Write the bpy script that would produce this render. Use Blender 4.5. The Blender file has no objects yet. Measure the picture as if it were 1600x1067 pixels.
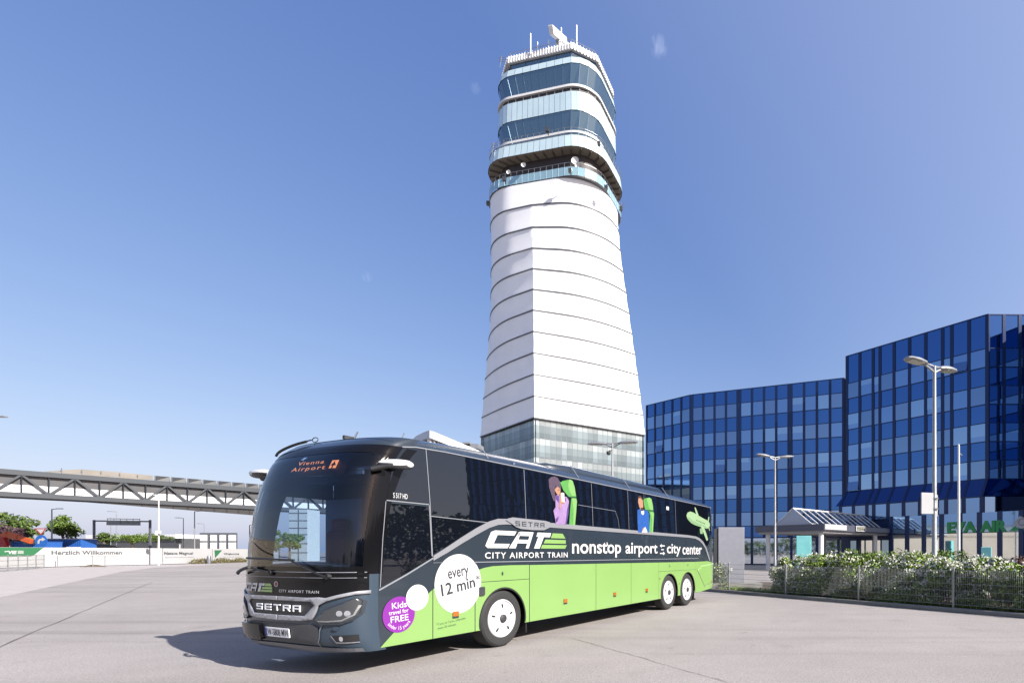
import bpy, bmesh, math, random
from mathutils import Vector, Matrix
R = math.radians
rnd = random.Random(7)
sc = bpy.context.scene
COL = sc.collection

# ------------------------------------------------------------------ camera, sky, sun, exposure
F, CX, HY, CH = 842.52, 1085.0, 862.0, 1.72          # focal length, principal point, horizon (photo pixels), eye height
cd = bpy.data.cameras.new('camera'); cam = bpy.data.objects.new('camera', cd); COL.objects.link(cam)
cd.sensor_width = 36; cd.lens = F / 1600 * 36
cd.shift_x = (800 - CX) / 1600; cd.shift_y = (HY - 533.5) / 1600
cd.clip_end = 6000; cd.clip_start = 0.1
cam.location = (0, 0, CH); cam.rotation_euler = (R(90), 0, 0)
sc.camera = cam

SUN_EL = R(33.8)
SUN_DIR = Vector((0.857 * math.cos(SUN_EL), -0.515 * math.cos(SUN_EL), math.sin(SUN_EL)))   # towards the sun
world = bpy.data.worlds.new('World'); sc.world = world; world.use_nodes = True
wn, wl = world.node_tree.nodes, world.node_tree.links
bg = wn['Background']; bg.inputs['Strength'].default_value = 0.07
sky = wn.new('ShaderNodeTexSky'); sky.sky_type = 'NISHITA'; sky.sun_disc = False
sky.sun_elevation = SUN_EL; sky.sun_rotation = math.atan2(SUN_DIR.x, SUN_DIR.y)
sky.altitude = 200; sky.air_density = 1.0; sky.dust_density = 1.5; sky.ozone_density = 2.2
sep = wn.new('ShaderNodeSeparateColor'); com = wn.new('ShaderNodeCombineColor'); wl.new(sky.outputs[0], sep.inputs[0])
for i, (k_, g_) in enumerate(((0.983, 0.93), (0.835, 0.77), (0.93, 0.50))):      # tone response of the photograph's sky: paler, more violet blue
    m1 = wn.new('ShaderNodeMath'); m1.operation = 'MULTIPLY'; m1.inputs[1].default_value = 0.1608
    m2 = wn.new('ShaderNodeMath'); m2.operation = 'POWER'; m2.inputs[1].default_value = g_
    m3 = wn.new('ShaderNodeMath'); m3.operation = 'MULTIPLY'; m3.inputs[1].default_value = k_ / 0.1608
    wl.new(sep.outputs[i], m1.inputs[0]); wl.new(m1.outputs[0], m2.inputs[0]); wl.new(m2.outputs[0], m3.inputs[0]); wl.new(m3.outputs[0], com.inputs[i])
tcw = wn.new('ShaderNodeTexCoord'); nrm = wn.new('ShaderNodeVectorMath'); nrm.operation = 'NORMALIZE'; wl.new(tcw.outputs['Generated'], nrm.inputs[0])
def wmath(op, a, b=None, c=None):
    n_ = wn.new('ShaderNodeMath'); n_.operation = op
    for i, v in enumerate((a, b, c)):
        if v is None: continue
        if isinstance(v, (int, float)): n_.inputs[i].default_value = v
        else: wl.new(v, n_.inputs[i])
    return n_.outputs[0]
def wdot(v):
    n_ = wn.new('ShaderNodeVectorMath'); n_.operation = 'DOT_PRODUCT'; n_.inputs[1].default_value = v; wl.new(nrm.outputs[0], n_.inputs[0]); return n_.outputs['Value']
hz = wmath('MINIMUM', wmath('MULTIPLY', wmath('MAXIMUM', wmath('ADD', wdot(tuple(SUN_DIR)), 0.12), 0.0), 1.95), 1.15)      # pale haze of the sky on the sun's side
cl = None                                             # three tiny wisps of cloud
for (px_, py_, rad, amp) in ((1029, 73, 0.014, 0.40), (573, 432, 0.008, 0.28), (743, 138, 0.008, 0.20)):
    v_ = Vector(((px_ - CX) / F, 1.0, (HY - py_) / F)).normalized()
    mk_ = wmath('MULTIPLY', wmath('MAXIMUM', wmath('DIVIDE', wmath('SUBTRACT', wdot(tuple(v_)), math.cos(rad)), 1 - math.cos(rad)), 0.0), amp)
    cl = mk_ if cl is None else wmath('ADD', cl, mk_)
cn = wn.new('ShaderNodeTexNoise'); cn.inputs['Scale'].default_value = 60; cn.inputs['Detail'].default_value = 5; cn.inputs['Distortion'].default_value = 1.0
mpw = wn.new('ShaderNodeMapping'); mpw.inputs['Rotation'].default_value = (0, R(18), 0); mpw.inputs['Scale'].default_value = (2.6, 1.0, 0.6); wl.new(nrm.outputs[0], mpw.inputs['Vector']); wl.new(mpw.outputs[0], cn.inputs['Vector'])
cloud = wmath('MULTIPLY', wmath('MULTIPLY', wmath('MAXIMUM', wmath('SUBTRACT', cn.outputs['Fac'], 0.40), 0.0), 9.0), cl)
add = wmath('ADD', hz, cloud)
cx_ = wn.new('ShaderNodeCombineColor'); wl.new(wmath('MULTIPLY', add, 1.0), cx_.inputs[0]); wl.new(add, cx_.inputs[1]); wl.new(wmath('MULTIPLY', add, 0.98), cx_.inputs[2])
sm_ = wn.new('ShaderNodeMix'); sm_.data_type = 'RGBA'; sm_.blend_type = 'ADD'; sm_.inputs[0].default_value = 1.0
sxyz = wn.new('ShaderNodeSeparateXYZ'); wl.new(nrm.outputs[0], sxyz.inputs[0])
hfac = wmath('MULTIPLY', wmath('POWER', wmath('SUBTRACT', 1.0, wmath('MAXIMUM', sxyz.outputs['Z'], 0.0)), 11.0), 0.62)      # pale summer haze low over the horizon
hm = wn.new('ShaderNodeMix'); hm.data_type = 'RGBA'; wl.new(hfac, hm.inputs[0]); wl.new(com.outputs[0], hm.inputs[6]); hm.inputs[7].default_value = (3.35, 4.0, 5.4, 1)
wl.new(hm.outputs[2], sm_.inputs[6]); wl.new(cx_.outputs[0], sm_.inputs[7]); wl.new(sm_.outputs[2], bg.inputs['Color'])
sd = bpy.data.lights.new('sun', 'SUN'); sd.energy = 5.0; sd.angle = R(0.53); sd.color = (1.0, 0.955, 0.89)
sun = bpy.data.objects.new('sun', sd); COL.objects.link(sun)
sun.rotation_euler = (-SUN_DIR).to_track_quat('-Z', 'Y').to_euler(); sun.location = (60, -30, 80)
sc.view_settings.view_transform = 'Standard'; sc.view_settings.look = 'None'
sc.view_settings.exposure = 1.2; sc.view_settings.gamma = 1

# ------------------------------------------------------------------ helpers
def W(px, py, d):                                     # the point seen at photo pixel (px, py), d metres ahead
    return Vector(((px - CX) / F * d, d, CH + (HY - py) / F * d))
def G(px, py, z=0.0):                                 # the ground point seen at a photo pixel
    d = (CH - z) * F / (py - HY)
    return Vector(((px - CX) / F * d, d, z))

def tag(o, label=None, cat=None, group=None, kind=None):
    if label: o['label'] = label
    if cat: o['category'] = cat
    if group: o['group'] = group
    if kind: o['kind'] = kind
    return o
def thing(name, label, cat, loc=(0, 0, 0), rz=0.0, group=None):
    o = bpy.data.objects.new(name, None); COL.objects.link(o)
    o.location = loc; o.rotation_euler = (0, 0, rz); o.empty_display_size = 0.3
    return tag(o, label, cat, group)
def part_empty(name, parent, loc=(0, 0, 0), rz=0.0):
    o = bpy.data.objects.new(name, None); COL.objects.link(o); o.parent = parent
    o.location = loc; o.rotation_euler = (0, 0, rz); return o
def copy_tree(o, parent=None):
    c = o.copy(); COL.objects.link(c); c.parent = parent
    for ch in list(o.children): copy_tree(ch, c)
    return c

class MB:
    def __init__(s): s.v = []; s.f = []; s.m = []
    def add(s, vs, fs, m=0):
        b = len(s.v); s.v += [tuple(v) for v in vs]
        s.f += [tuple(b + i for i in f) for f in fs]; s.m += [m] * len(fs); return s
    def quad(s, a, b, c, d, m=0): return s.add([a, b, c, d], [(0, 1, 2, 3)], m)
    def box(s, c, sz, rz=0.0, m=0, M=None):
        x, y, z = sz[0] / 2, sz[1] / 2, sz[2] / 2
        co, si = math.cos(rz), math.sin(rz); vs = []
        for dz in (-z, z):
            for dx, dy in ((-x, -y), (x, -y), (x, y), (-x, y)):
                p = Vector((dx * co - dy * si, dx * si + dy * co, dz))
                if M: p = M @ p
                vs.append(p + Vector(c))
        return s.add(vs, [(3, 2, 1, 0), (4, 5, 6, 7), (0, 1, 5, 4), (1, 2, 6, 5), (2, 3, 7, 6), (3, 0, 4, 7)], m)
    def beam(s, a, b, w, h, m=0, up=Vector((0, 0, 1))):
        a, b = Vector(a), Vector(b); t = (b - a).normalized()
        if abs(t.dot(up)) > 0.98: up = Vector((1, 0, 0))
        n = t.cross(up).normalized() * (w / 2); u = n.cross(t).normalized() * (h / 2)
        vs = [a - n - u, a + n - u, a + n + u, a - n + u, b - n - u, b + n - u, b + n + u, b - n + u]
        return s.add(vs, [(3, 2, 1, 0), (4, 5, 6, 7), (0, 1, 5, 4), (1, 2, 6, 5), (2, 3, 7, 6), (3, 0, 4, 7)], m)
    def prism(s, pts, z0, z1, m=0):
        n = len(pts); vs = [(p[0], p[1], z0) for p in pts] + [(p[0], p[1], z1) for p in pts]
        fs = [tuple(range(n - 1, -1, -1)), tuple(range(n, 2 * n))]
        fs += [(i, (i + 1) % n, n + (i + 1) % n, n + i) for i in range(n)]
        return s.add(vs, fs, m)
    def rings(s, rs, m=0, close=True, cap=False):
        n = len(rs[0]); vs = [p for r in rs for p in r]; fs = []
        for k in range(len(rs) - 1):
            for i in range(n if close else n - 1):
                j = (i + 1) % n
                fs.append((k * n + i, k * n + j, (k + 1) * n + j, (k + 1) * n + i))
        if cap: fs += [tuple(range(n - 1, -1, -1)), tuple(range((len(rs) - 1) * n, len(rs) * n))]
        return s.add(vs, fs, m)
    def tube(s, pts, r, n=8, m=0):
        pts = [Vector(p) for p in pts]; rs = []
        if not isinstance(r, (list, tuple)): r = [r] * len(pts)
        for i, p in enumerate(pts):
            t = (pts[min(i + 1, len(pts) - 1)] - pts[max(i - 1, 0)]).normalized()
            u = Vector((0, 0, 1)) if abs(t.z) < 0.95 else Vector((1, 0, 0))
            a = t.cross(u).normalized(); b = t.cross(a)
            rs.append([p + (a * math.cos(2 * math.pi * k / n) + b * math.sin(2 * math.pi * k / n)) * r[i] for k in range(n)])
        return s.rings(rs, m, True, True)
    def lathe(s, prof, c=(0, 0, 0), axis='z', n=24, m=0):
        rs = []
        for (r, h) in prof:
            ring = []
            for k in range(n):
                a = 2 * math.pi * k / n; x, y = r * math.cos(a), r * math.sin(a)
                p = (x, y, h) if axis == 'z' else (x, h, y) if axis == 'y' else (h, x, y)
                ring.append((p[0] + c[0], p[1] + c[1], p[2] + c[2]))
            rs.append(ring)
        return s.rings(rs, m)
    def build(s, name, mats, parent=None, smooth=False, bevel=0.0, angle=40):
        me = bpy.data.meshes.new(name); me.from_pydata(s.v, [], s.f)
        if not isinstance(mats, (list, tuple)): mats = [mats]
        for mt in mats: me.materials.append(mt)
        me.polygons.foreach_set('material_index', s.m)
        if smooth:
            me.polygons.foreach_set('use_smooth', [True] * len(me.polygons))
        me.validate(); me.update()
        o = bpy.data.objects.new(name, me); COL.objects.link(o)
        if parent: o.parent = parent
        if bevel:
            b = o.modifiers.new('bevel', 'BEVEL'); b.width = bevel; b.segments = 2; b.limit_method = 'ANGLE'; b.angle_limit = R(50)
        if smooth and angle < 180:
            me.set_sharp_from_angle(angle=R(angle))
        return o

# ------------------------------------------------------------------ materials
def mat(name, col, rough=0.5, metal=0.0, noise=0.0, nscale=8.0, bump=0.0, bscale=60.0, spec=0.5, coat=0.0, emit=0.0, island=0.0, hue=0.02):
    m = bpy.data.materials.new(name); m.use_nodes = True
    n, l = m.node_tree.nodes, m.node_tree.links; b = n['Principled BSDF']
    b.inputs['Base Color'].default_value = (*col, 1); b.inputs['Roughness'].default_value = rough
    b.inputs['Metallic'].default_value = metal; b.inputs['Specular IOR Level'].default_value = spec
    b.inputs['Coat Weight'].default_value = coat; b.inputs['Coat Roughness'].default_value = 0.03
    if emit: b.inputs['Emission Color'].default_value = (*col, 1); b.inputs['Emission Strength'].default_value = emit
    src = None
    if noise or bump:
        tc = n.new('ShaderNodeTexCoord')
    if noise:
        nz = n.new('ShaderNodeTexNoise'); nz.inputs['Scale'].default_value = nscale; nz.inputs['Detail'].default_value = 6
        l.new(tc.outputs['Object'], nz.inputs['Vector'])
        hv = n.new('ShaderNodeHueSaturation'); hv.inputs['Color'].default_value = (*col, 1)
        mr = n.new('ShaderNodeMapRange'); mr.inputs[1].default_value = 0.25; mr.inputs[2].default_value = 0.75
        mr.inputs[3].default_value = 1 - noise; mr.inputs[4].default_value = 1 + noise
        l.new(nz.outputs['Fac'], mr.inputs[0]); l.new(mr.outputs[0], hv.inputs['Value']); src = hv
        r2 = n.new('ShaderNodeMapRange'); r2.inputs[3].default_value = max(0.02, rough * 0.8); r2.inputs[4].default_value = min(1, rough * 1.2)
        l.new(nz.outputs['Fac'], r2.inputs[0]); l.new(r2.outputs[0], b.inputs['Roughness'])
    if island:
        g = n.new('ShaderNodeNewGeometry'); hv2 = n.new('ShaderNodeHueSaturation')
        mr = n.new('ShaderNodeMapRange'); mr.inputs[3].default_value = 1 - island; mr.inputs[4].default_value = 1 + island
        l.new(g.outputs['Random Per Island'], mr.inputs[0]); l.new(mr.outputs[0], hv2.inputs['Value'])
        mh = n.new('ShaderNodeMapRange'); mh.inputs[3].default_value = 0.5 - hue; mh.inputs[4].default_value = 0.5 + hue
        ml = n.new('ShaderNodeMath'); ml.operation = 'FRACT'; mu = n.new('ShaderNodeMath'); mu.operation = 'MULTIPLY'; mu.inputs[1].default_value = 7.31
        l.new(g.outputs['Random Per Island'], mu.inputs[0]); l.new(mu.outputs[0], ml.inputs[0]); l.new(ml.outputs[0], mh.inputs[0])
        l.new(mh.outputs[0], hv2.inputs['Hue'])
        if src: l.new(src.outputs[0], hv2.inputs['Color'])
        else: hv2.inputs['Color'].default_value = (*col, 1)
        src = hv2
    if src: l.new(src.outputs[0], b.inputs['Base Color'])
    if bump:
        nb = n.new('ShaderNodeTexNoise'); nb.inputs['Scale'].default_value = bscale; nb.inputs['Detail'].default_value = 4
        l.new(tc.outputs['Object'], nb.inputs['Vector'])
        bp = n.new('ShaderNodeBump'); bp.inputs['Strength'].default_value = bump; bp.inputs['Distance'].default_value = 0.02
        l.new(nb.outputs['Fac'], bp.inputs['Height']); l.new(bp.outputs[0], b.inputs['Normal'])
    return m
def glass_mat(name, tint, alpha, rough=0.01):
    m = bpy.data.materials.new(name); m.use_nodes = True
    n, l = m.node_tree.nodes, m.node_tree.links; n.remove(n['Principled BSDF'])
    out = n['Material Output']; tr = n.new('ShaderNodeBsdfTransparent'); tr.inputs[0].default_value = (*tint, 1)
    gl = n.new('ShaderNodeBsdfGlossy'); gl.inputs['Roughness'].default_value = rough; gl.inputs['Color'].default_value = (1, 1, 1, 1)
    fr = n.new('ShaderNodeFresnel'); fr.inputs['IOR'].default_value = alpha
    mx = n.new('ShaderNodeMixShader'); l.new(fr.outputs[0], mx.inputs[0]); l.new(tr.outputs[0], mx.inputs[1]); l.new(gl.outputs[0], mx.inputs[2])
    l.new(mx.outputs[0], out.inputs['Surface']); return m

M = {}
M['white'] = mat('white paint', (0.56, 0.56, 0.555), 0.45, noise=0.04, nscale=2)
M['grey'] = mat('grey metal', (0.13, 0.135, 0.15), 0.4, 0.4, noise=0.08, nscale=3)
M['galv'] = mat('galvanised steel', (0.27, 0.275, 0.28), 0.42, 0.55, noise=0.12, nscale=9)
M['dark'] = mat('dark metal', (0.03, 0.032, 0.036), 0.45, noise=0.1)
M['black'] = mat('black', (0.008, 0.008, 0.009), 0.55)
M['concrete'] = mat('concrete', (0.17, 0.165, 0.155), 0.85, noise=0.12, nscale=4, bump=0.25, bscale=40)

# ------------------------------------------------------------------ ground
def ground_mat():
    m = bpy.data.materials.new('asphalt'); m.use_nodes = True
    n, l = m.node_tree.nodes, m.node_tree.links; b = n['Principled BSDF']; b.inputs['Roughness'].default_value = 0.85
    b.inputs['Specular IOR Level'].default_value = 0.3
    tc = n.new('ShaderNodeTexCoord')
    def nz(scale, det=6, rough=0.6, stretch=None, off=(0, 0, 0)):
        mp = n.new('ShaderNodeMapping'); l.new(tc.outputs['Object'], mp.inputs['Vector'])
        mp.inputs['Location'].default_value = off
        if stretch: mp.inputs['Rotation'].default_value = (0, 0, stretch[0]); mp.inputs['Scale'].default_value = stretch[1]
        t = n.new('ShaderNodeTexNoise'); t.inputs['Scale'].default_value = scale; t.inputs['Detail'].default_value = det; t.inputs['Roughness'].default_value = rough
        l.new(mp.outputs[0], t.inputs['Vector']); return t.outputs['Fac']
    def ramp(src, lo, hi, a, c):
        r = n.new('ShaderNodeMapRange'); r.inputs[1].default_value = lo; r.inputs[2].default_value = hi; r.inputs[3].default_value = a; r.inputs[4].default_value = c
        l.new(src, r.inputs[0]); return r.outputs[0]
    def mul(a, c):
        r = n.new('ShaderNodeMath'); r.operation = 'MULTIPLY'; l.new(a, r.inputs[0]); l.new(c, r.inputs[1]); return r.outputs[0]
    grain = ramp(nz(48, 3, 0.8), 0.36, 0.64, 0.66, 1.34)
    grain2 = ramp(nz(20, 4, 0.85), 0.36, 0.64, 0.84, 1.16)
    big = ramp(nz(0.22, 5), 0.3, 0.7, 0.90, 1.08)
    mid = ramp(nz(1.3, 5), 0.3, 0.7, 0.95, 1.05)
    tracks = ramp(nz(0.5, 4, 0.55, (R(20), (0.05, 1.2, 1))), 0.55, 0.72, 1.0, 0.74)
    tracks2 = ramp(nz(0.8, 4, 0.55, (R(28), (0.06, 1.4, 1)), (7, 3, 0)), 0.57, 0.75, 1.0, 0.80)
    blot = ramp(nz(0.9, 3, 0.5, None, (11, 5, 0)), 0.62, 0.76, 1.0, 0.84)
    spots = ramp(nz(2.6, 2, 0.5, None, (3, 9, 0)), 0.70, 0.76, 1.0, 0.80)
    big2 = ramp(nz(0.09, 3, 0.5, None, (2, 1, 0)), 0.35, 0.65, 0.93, 1.05)
    v = mul(mul(mul(grain, grain2), mul(big, mid)), mul(mul(tracks, tracks2), mul(blot, mul(spots, big2))))
    hv = n.new('ShaderNodeHueSaturation'); hv.inputs['Color'].default_value = (0.243, 0.223, 0.213, 1)
    l.new(v, hv.inputs['Value']); l.new(hv.outputs[0], b.inputs['Base Color'])
    bp = n.new('ShaderNodeBump'); bp.inputs['Strength'].default_value = 0.35; bp.inputs['Distance'].default_value = 0.01
    l.new(nz(60, 3, 0.7), bp.inputs['Height']); l.new(bp.outputs[0], b.inputs['Normal'])
    return m
M['asphalt'] = ground_mat()
M['light_conc'] = mat('light concrete', (0.305, 0.28, 0.268), 0.9, noise=0.10, nscale=1.5, bump=0.2)
M['joint'] = mat('bitumen joint', (0.085, 0.08, 0.076), 0.8, noise=0.3, nscale=2)
M['grass'] = mat('dry grass', (0.12, 0.095, 0.05), 0.9, noise=0.3, nscale=0.8)
M['soil'] = mat('planting soil', (0.07, 0.055, 0.035), 0.95, noise=0.3, nscale=3)

mb = MB(); mb.quad((-2500, -1500, 0), (2500, -1500, 0), (2500, 3500, 0), (-2500, 3500, 0))
tag(mb.build('ground', M['asphalt']), kind='structure')
mb = MB(); a, b2, c = G(-260, 988), G(190, 893), G(245, 886)
mb.add([(a.x, a.y, .004), (b2.x, b2.y, .004), (c.x, c.y, .004), (-66, 76, .004), (-73, 76, .004), (-73, 46, .004), (-60, 12, .004)], [(0, 1, 2, 3, 4, 5, 6)])
tag(mb.build('concrete_apron', M['light_conc']), kind='structure')
def joint(p, q, w, name='pavement_joint', wig=0.02):
    mbj = MB(); n = 40; p, q = Vector(p), Vector(q); t = (q - p).normalized(); s = Vector((-t.y, t.x, 0)); rs = []
    for i in range(n + 1):
        c0 = p.lerp(q, i / n) + s * rnd.uniform(-wig, wig); ww = w * rnd.uniform(0.5, 1.2)
        rs.append([(c0 + s * ww).to_tuple()[:2] + (.008,), (c0 - s * ww).to_tuple()[:2] + (.008,)])
    mbj.rings(rs, 0, close=False); return tag(mbj.build(name, M['joint']), kind='structure')
joint(G(-300, 1137), G(238, 909), .014)
joint(G(895, 997), G(1250, 1098), .006)
joint(G(560, 1062), G(330, 1040), .0) if False else None

# ------------------------------------------------------------------ the bus
E1 = Vector((0.39476554, 0.91878189)); BO = Vector((-5.72950798, 7.75710912, 0))
BANG = math.atan2(E1.y, E1.x)
M['slate'] = mat('dark slate lacquer', (0.016, 0.023, 0.032), 0.28, 0.0, noise=0.04, nscale=1.5, coat=0.6)
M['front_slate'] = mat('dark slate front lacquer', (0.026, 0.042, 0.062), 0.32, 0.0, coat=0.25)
M['green'] = mat('lime green foil', (0.150, 0.262, 0.078), 0.36, noise=0.03, nscale=1.2, coat=0.35)
M['blackglass'] = mat('dark tinted glass', (0.003, 0.004, 0.007), 0.015, spec=0.85, bump=0.018, bscale=1.6)
M['mask'] = mat('black gloss panel', (0.004, 0.004, 0.005), 0.10, spec=0.22)
M['silver'] = mat('silver trim', (0.23, 0.235, 0.255), 0.35, 0.35)
M['chrome'] = mat('satin chrome', (0.62, 0.63, 0.65), 0.22, 0.85)
M['decal_white'] = mat('white foil', (0.44, 0.44, 0.445), 0.4, coat=0.2)
M['line_white'] = mat('pale trim line', (0.17, 0.18, 0.20), 0.35)
M['purple'] = mat('magenta foil', (0.145, 0.014, 0.20), 0.4, coat=0.2)
M['ink'] = mat('dark ink', (0.02, 0.025, 0.03), 0.5)
M['seam'] = mat('panel gap', (0.006, 0.008, 0.008), 0.7)
M['rubber'] = mat('tyre rubber', (0.016, 0.016, 0.017), 0.75, noise=0.12, nscale=6, bump=0.3, bscale=60)
M['rim'] = mat('white wheel rim', (0.42, 0.425, 0.44), 0.35, noise=0.03)
M['hub'] = mat('wheel hub grey', (0.04, 0.04, 0.042), 0.5, 0.3)
M['amber'] = mat('amber lens', (0.26, 0.085, 0.01), 0.25, coat=0.6)
M['red'] = mat('red lens', (0.15, 0.012, 0.01), 0.25, coat=0.6)
M['lamp_dark'] = mat('lamp housing', (0.05, 0.055, 0.06), 0.15, 0.4, coat=1.0)
M['lens'] = mat('lamp reflector', (0.75, 0.77, 0.8), 0.12, 0.9)
M['led'] = mat('orange led', (1.0, 0.30, 0.10), 0.5, emit=0.9)
M['interior'] = mat('bus interior', (0.075, 0.10, 0.15), 0.7)
M['dash'] = mat('dashboard', (0.05, 0.052, 0.055), 0.6)
M['seatred'] = mat('red seat fabric', (0.16, 0.018, 0.022), 0.85, noise=0.15, nscale=20)
M['seatblue'] = mat('blue seat fabric', (0.04, 0.06, 0.12), 0.85, noise=0.15, nscale=20)
M['windscreen'] = glass_mat('windscreen glass', (0.42, 0.54, 0.72), 1.52, 0.008)
M['doorglass'] = glass_mat('door glass', (0.88, 0.94, 0.96), 1.4, 0.008)
M['plate_white'] = mat('plate white', (0.75, 0.76, 0.78), 0.4)
M['plate_blue'] = mat('plate blue', (0.03, 0.06, 0.35), 0.4)
M['grille'] = mat('grille mesh', (0.022, 0.023, 0.025), 0.5, noise=0.3, nscale=60)

def lerp_tab(tab, z):
    if z <= tab[0][0]: return tab[0][1]
    for (a0, b0), (a1, b1) in zip(tab, tab[1:]):
        if z <= a1: return b0 + (b1 - b0) * (z - a0) / (a1 - a0)
    return tab[-1][1]
XF = [(0.30, -0.06), (0.38, -0.13), (0.50, -0.20), (0.70, -0.225), (1.0, -0.225), (1.45, -0.22), (1.9, -0.19), (2.33, -0.125),
      (2.6, -0.065), (2.85, 0.01), (3.05, 0.10), (3.22, 0.22), (3.33, 0.34), (3.40, 0.46), (3.46, 0.66), (3.50, 0.9)]
def xf(z): return lerp_tab(XF, z)
def wid(z): return 1.275 if z < 2.25 else 1.275 - 0.030 * ((z - 2.25) / 1.1) ** 1.3
def bow(y): return 0.55 * (1 - (1 - min(1, abs(y) / 1.275) ** 2.9) ** (1 / 2.9))
def _fr(y, z): return Vector((xf(z) + bow(y), y * wid(z) / 1.275, z))
def Fr(u, z, off=0.0):                                # front surface, u = -y (reads left to right from outside)
    y = -u; e = 1e-3
    if abs(y) > 1.27: y = math.copysign(1.27, y)
    p = _fr(y, z); n = (_fr(y + e, z) - _fr(y - e, z)).cross(_fr(y, z + e) - _fr(y, z - e)).normalized()
    if n.x > 0: n = -n
    q = _fr(-u, z) if abs(u) <= 1.275 else p
    return q + n * off
def endtaper(x): return 0.0 if x < 12.75 else 0.30 * (1 - math.sqrt(max(0, 1 - min(1, (x - 12.75) / 0.9) ** 2)))
def Sd(x, z, off=0.0, s=-1): return Vector((x, s * (wid(z) - endtaper(x) + off), z))
def SdF(x, z, off=0.0): return Sd(x, z, off, 1)

def polymesh(pts, maxlen=0.3):
    bm = bmesh.new(); vs = [bm.verts.new((p[0], p[1], 0)) for p in pts]; bm.faces.new(vs); bm.normal_update()
    bmesh.ops.triangulate(bm, faces=bm.faces[:])
    for _ in range(7):
        es = [e for e in bm.edges if e.calc_length() > maxlen]
        if not es: break
        bmesh.ops.subdivide_edges(bm, edges=es, cuts=1)
        bmesh.ops.triangulate(bm, faces=[f for f in bm.faces if len(f.verts) > 3])
    bm.verts.index_update()
    r = ([(v.co.x, v.co.y) for v in bm.verts], [tuple(v.index for v in f.verts) for f in bm.faces]); bm.free(); return r
def gridmesh(u0, u1, v0, v1, nu, nv):
    vs = [(u0 + (u1 - u0) * i / nu, v0 + (v1 - v0) * j / nv) for j in range(nv + 1) for i in range(nu + 1)]
    fs = [(j * (nu + 1) + i, j * (nu + 1) + i + 1, (j + 1) * (nu + 1) + i + 1, (j + 1) * (nu + 1) + i) for j in range(nv) for i in range(nu)]
    return vs, fs
def textmesh(s, bold=0.0, space=1.0):
    cu = bpy.data.curves.new('t', 'FONT'); cu.body = s; cu.offset = bold; cu.space_character = space; cu.resolution_u = 3
    ob = bpy.data.objects.new('t', cu); COL.objects.link(ob); bpy.context.view_layer.update()
    me = bpy.data.meshes.new_from_object(ob.evaluated_get(bpy.context.evaluated_depsgraph_get()))
    vs = [(v.co.x, v.co.y) for v in me.vertices]; fs = [tuple(p.vertices) for p in me.polygons]
    bpy.data.objects.remove(ob); bpy.data.curves.remove(cu); bpy.data.meshes.remove(me); return vs, fs
def fit(mesh, u0, u1, v0, v1, rot=0.0, shear=0.0):
    vs, fs = mesh; xs = [v[0] for v in vs]; ys = [v[1] for v in vs]; ax, bx, ay, by = min(xs), max(xs), min(ys), max(ys)
    out = []; cu, cv = (u0 + u1) / 2, (v0 + v1) / 2
    for x, y in vs:
        u = u0 + (u1 - u0) * (x - ax) / (bx - ax); v = v0 + (v1 - v0) * (y - ay) / (by - ay)
        u += shear * (v - cv); du, dv = u - cu, v - cv
        out.append((cu + du * math.cos(rot) - dv * math.sin(rot), cv + du * math.sin(rot) + dv * math.cos(rot)))
    return out, fs
def ugrid(t0, t1, v0, v1, nu, nv):                    # front grid with columns crowded towards the corners
    vs, fs = gridmesh(t0, t1, v0, v1, nu, nv)
    return [(math.copysign(1.275 * (1 - (1 - abs(t)) ** 2.4), t), v) for t, v in vs], fs
def circle(cu, cv, ru, rv=None, n=40, a0=0, a1=2 * math.pi):
    rv = rv or ru; return [(cu + ru * math.cos(a0 + (a1 - a0) * k / n), cv + rv * math.sin(a0 + (a1 - a0) * k / n)) for k in range(n)]
def rrect2(u0, u1, v0, v1, r, n=5):
    p = []
    for (cu, cv, a) in ((u1 - r, v1 - r, 0), (u0 + r, v1 - r, 90), (u0 + r, v0 + r, 180), (u1 - r, v0 + r, 270)):
        p += [(cu + r * math.cos(R(a + 90 * k / n)), cv + r * math.sin(R(a + 90 * k / n))) for k in range(n + 1)]
    return p
def strip(line, w):                                    # a ribbon polygon along a 2d polyline
    L, Rr = [], []
    for i, p in enumerate(line):
        a, b = line[max(i - 1, 0)], line[min(i + 1, len(line) - 1)]
        dx, dy = b[0] - a[0], b[1] - a[1]; q = math.hypot(dx, dy); nx, ny = -dy / q * w / 2, dx / q * w / 2
        L.append((p[0] + nx, p[1] + ny)); Rr.append((p[0] - nx, p[1] - ny))
    return L + Rr[::-1]
def skin(name, parent, mats, items, surf, off, maxlen=0.3, thick=0.0, smooth=False):
    """items: list of (mesh or polygon, material index). Lays flat pieces onto a curved surface."""
    mb = MB()
    for it in items:
        ms, mi = (it if isinstance(it, tuple) and isinstance(it[1], int) else (it, 0))
        vs, fs = ms if isinstance(ms, tuple) else polymesh(ms, maxlen)
        mb.add([surf(u, v, off) for u, v in vs], fs, mi)
    o = mb.build(name, mats, parent, smooth=smooth, angle=30)
    if thick:
        so = o.modifiers.new('thickness', 'SOLIDIFY'); so.thickness = thick; so.offset = 0
    return o

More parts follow.
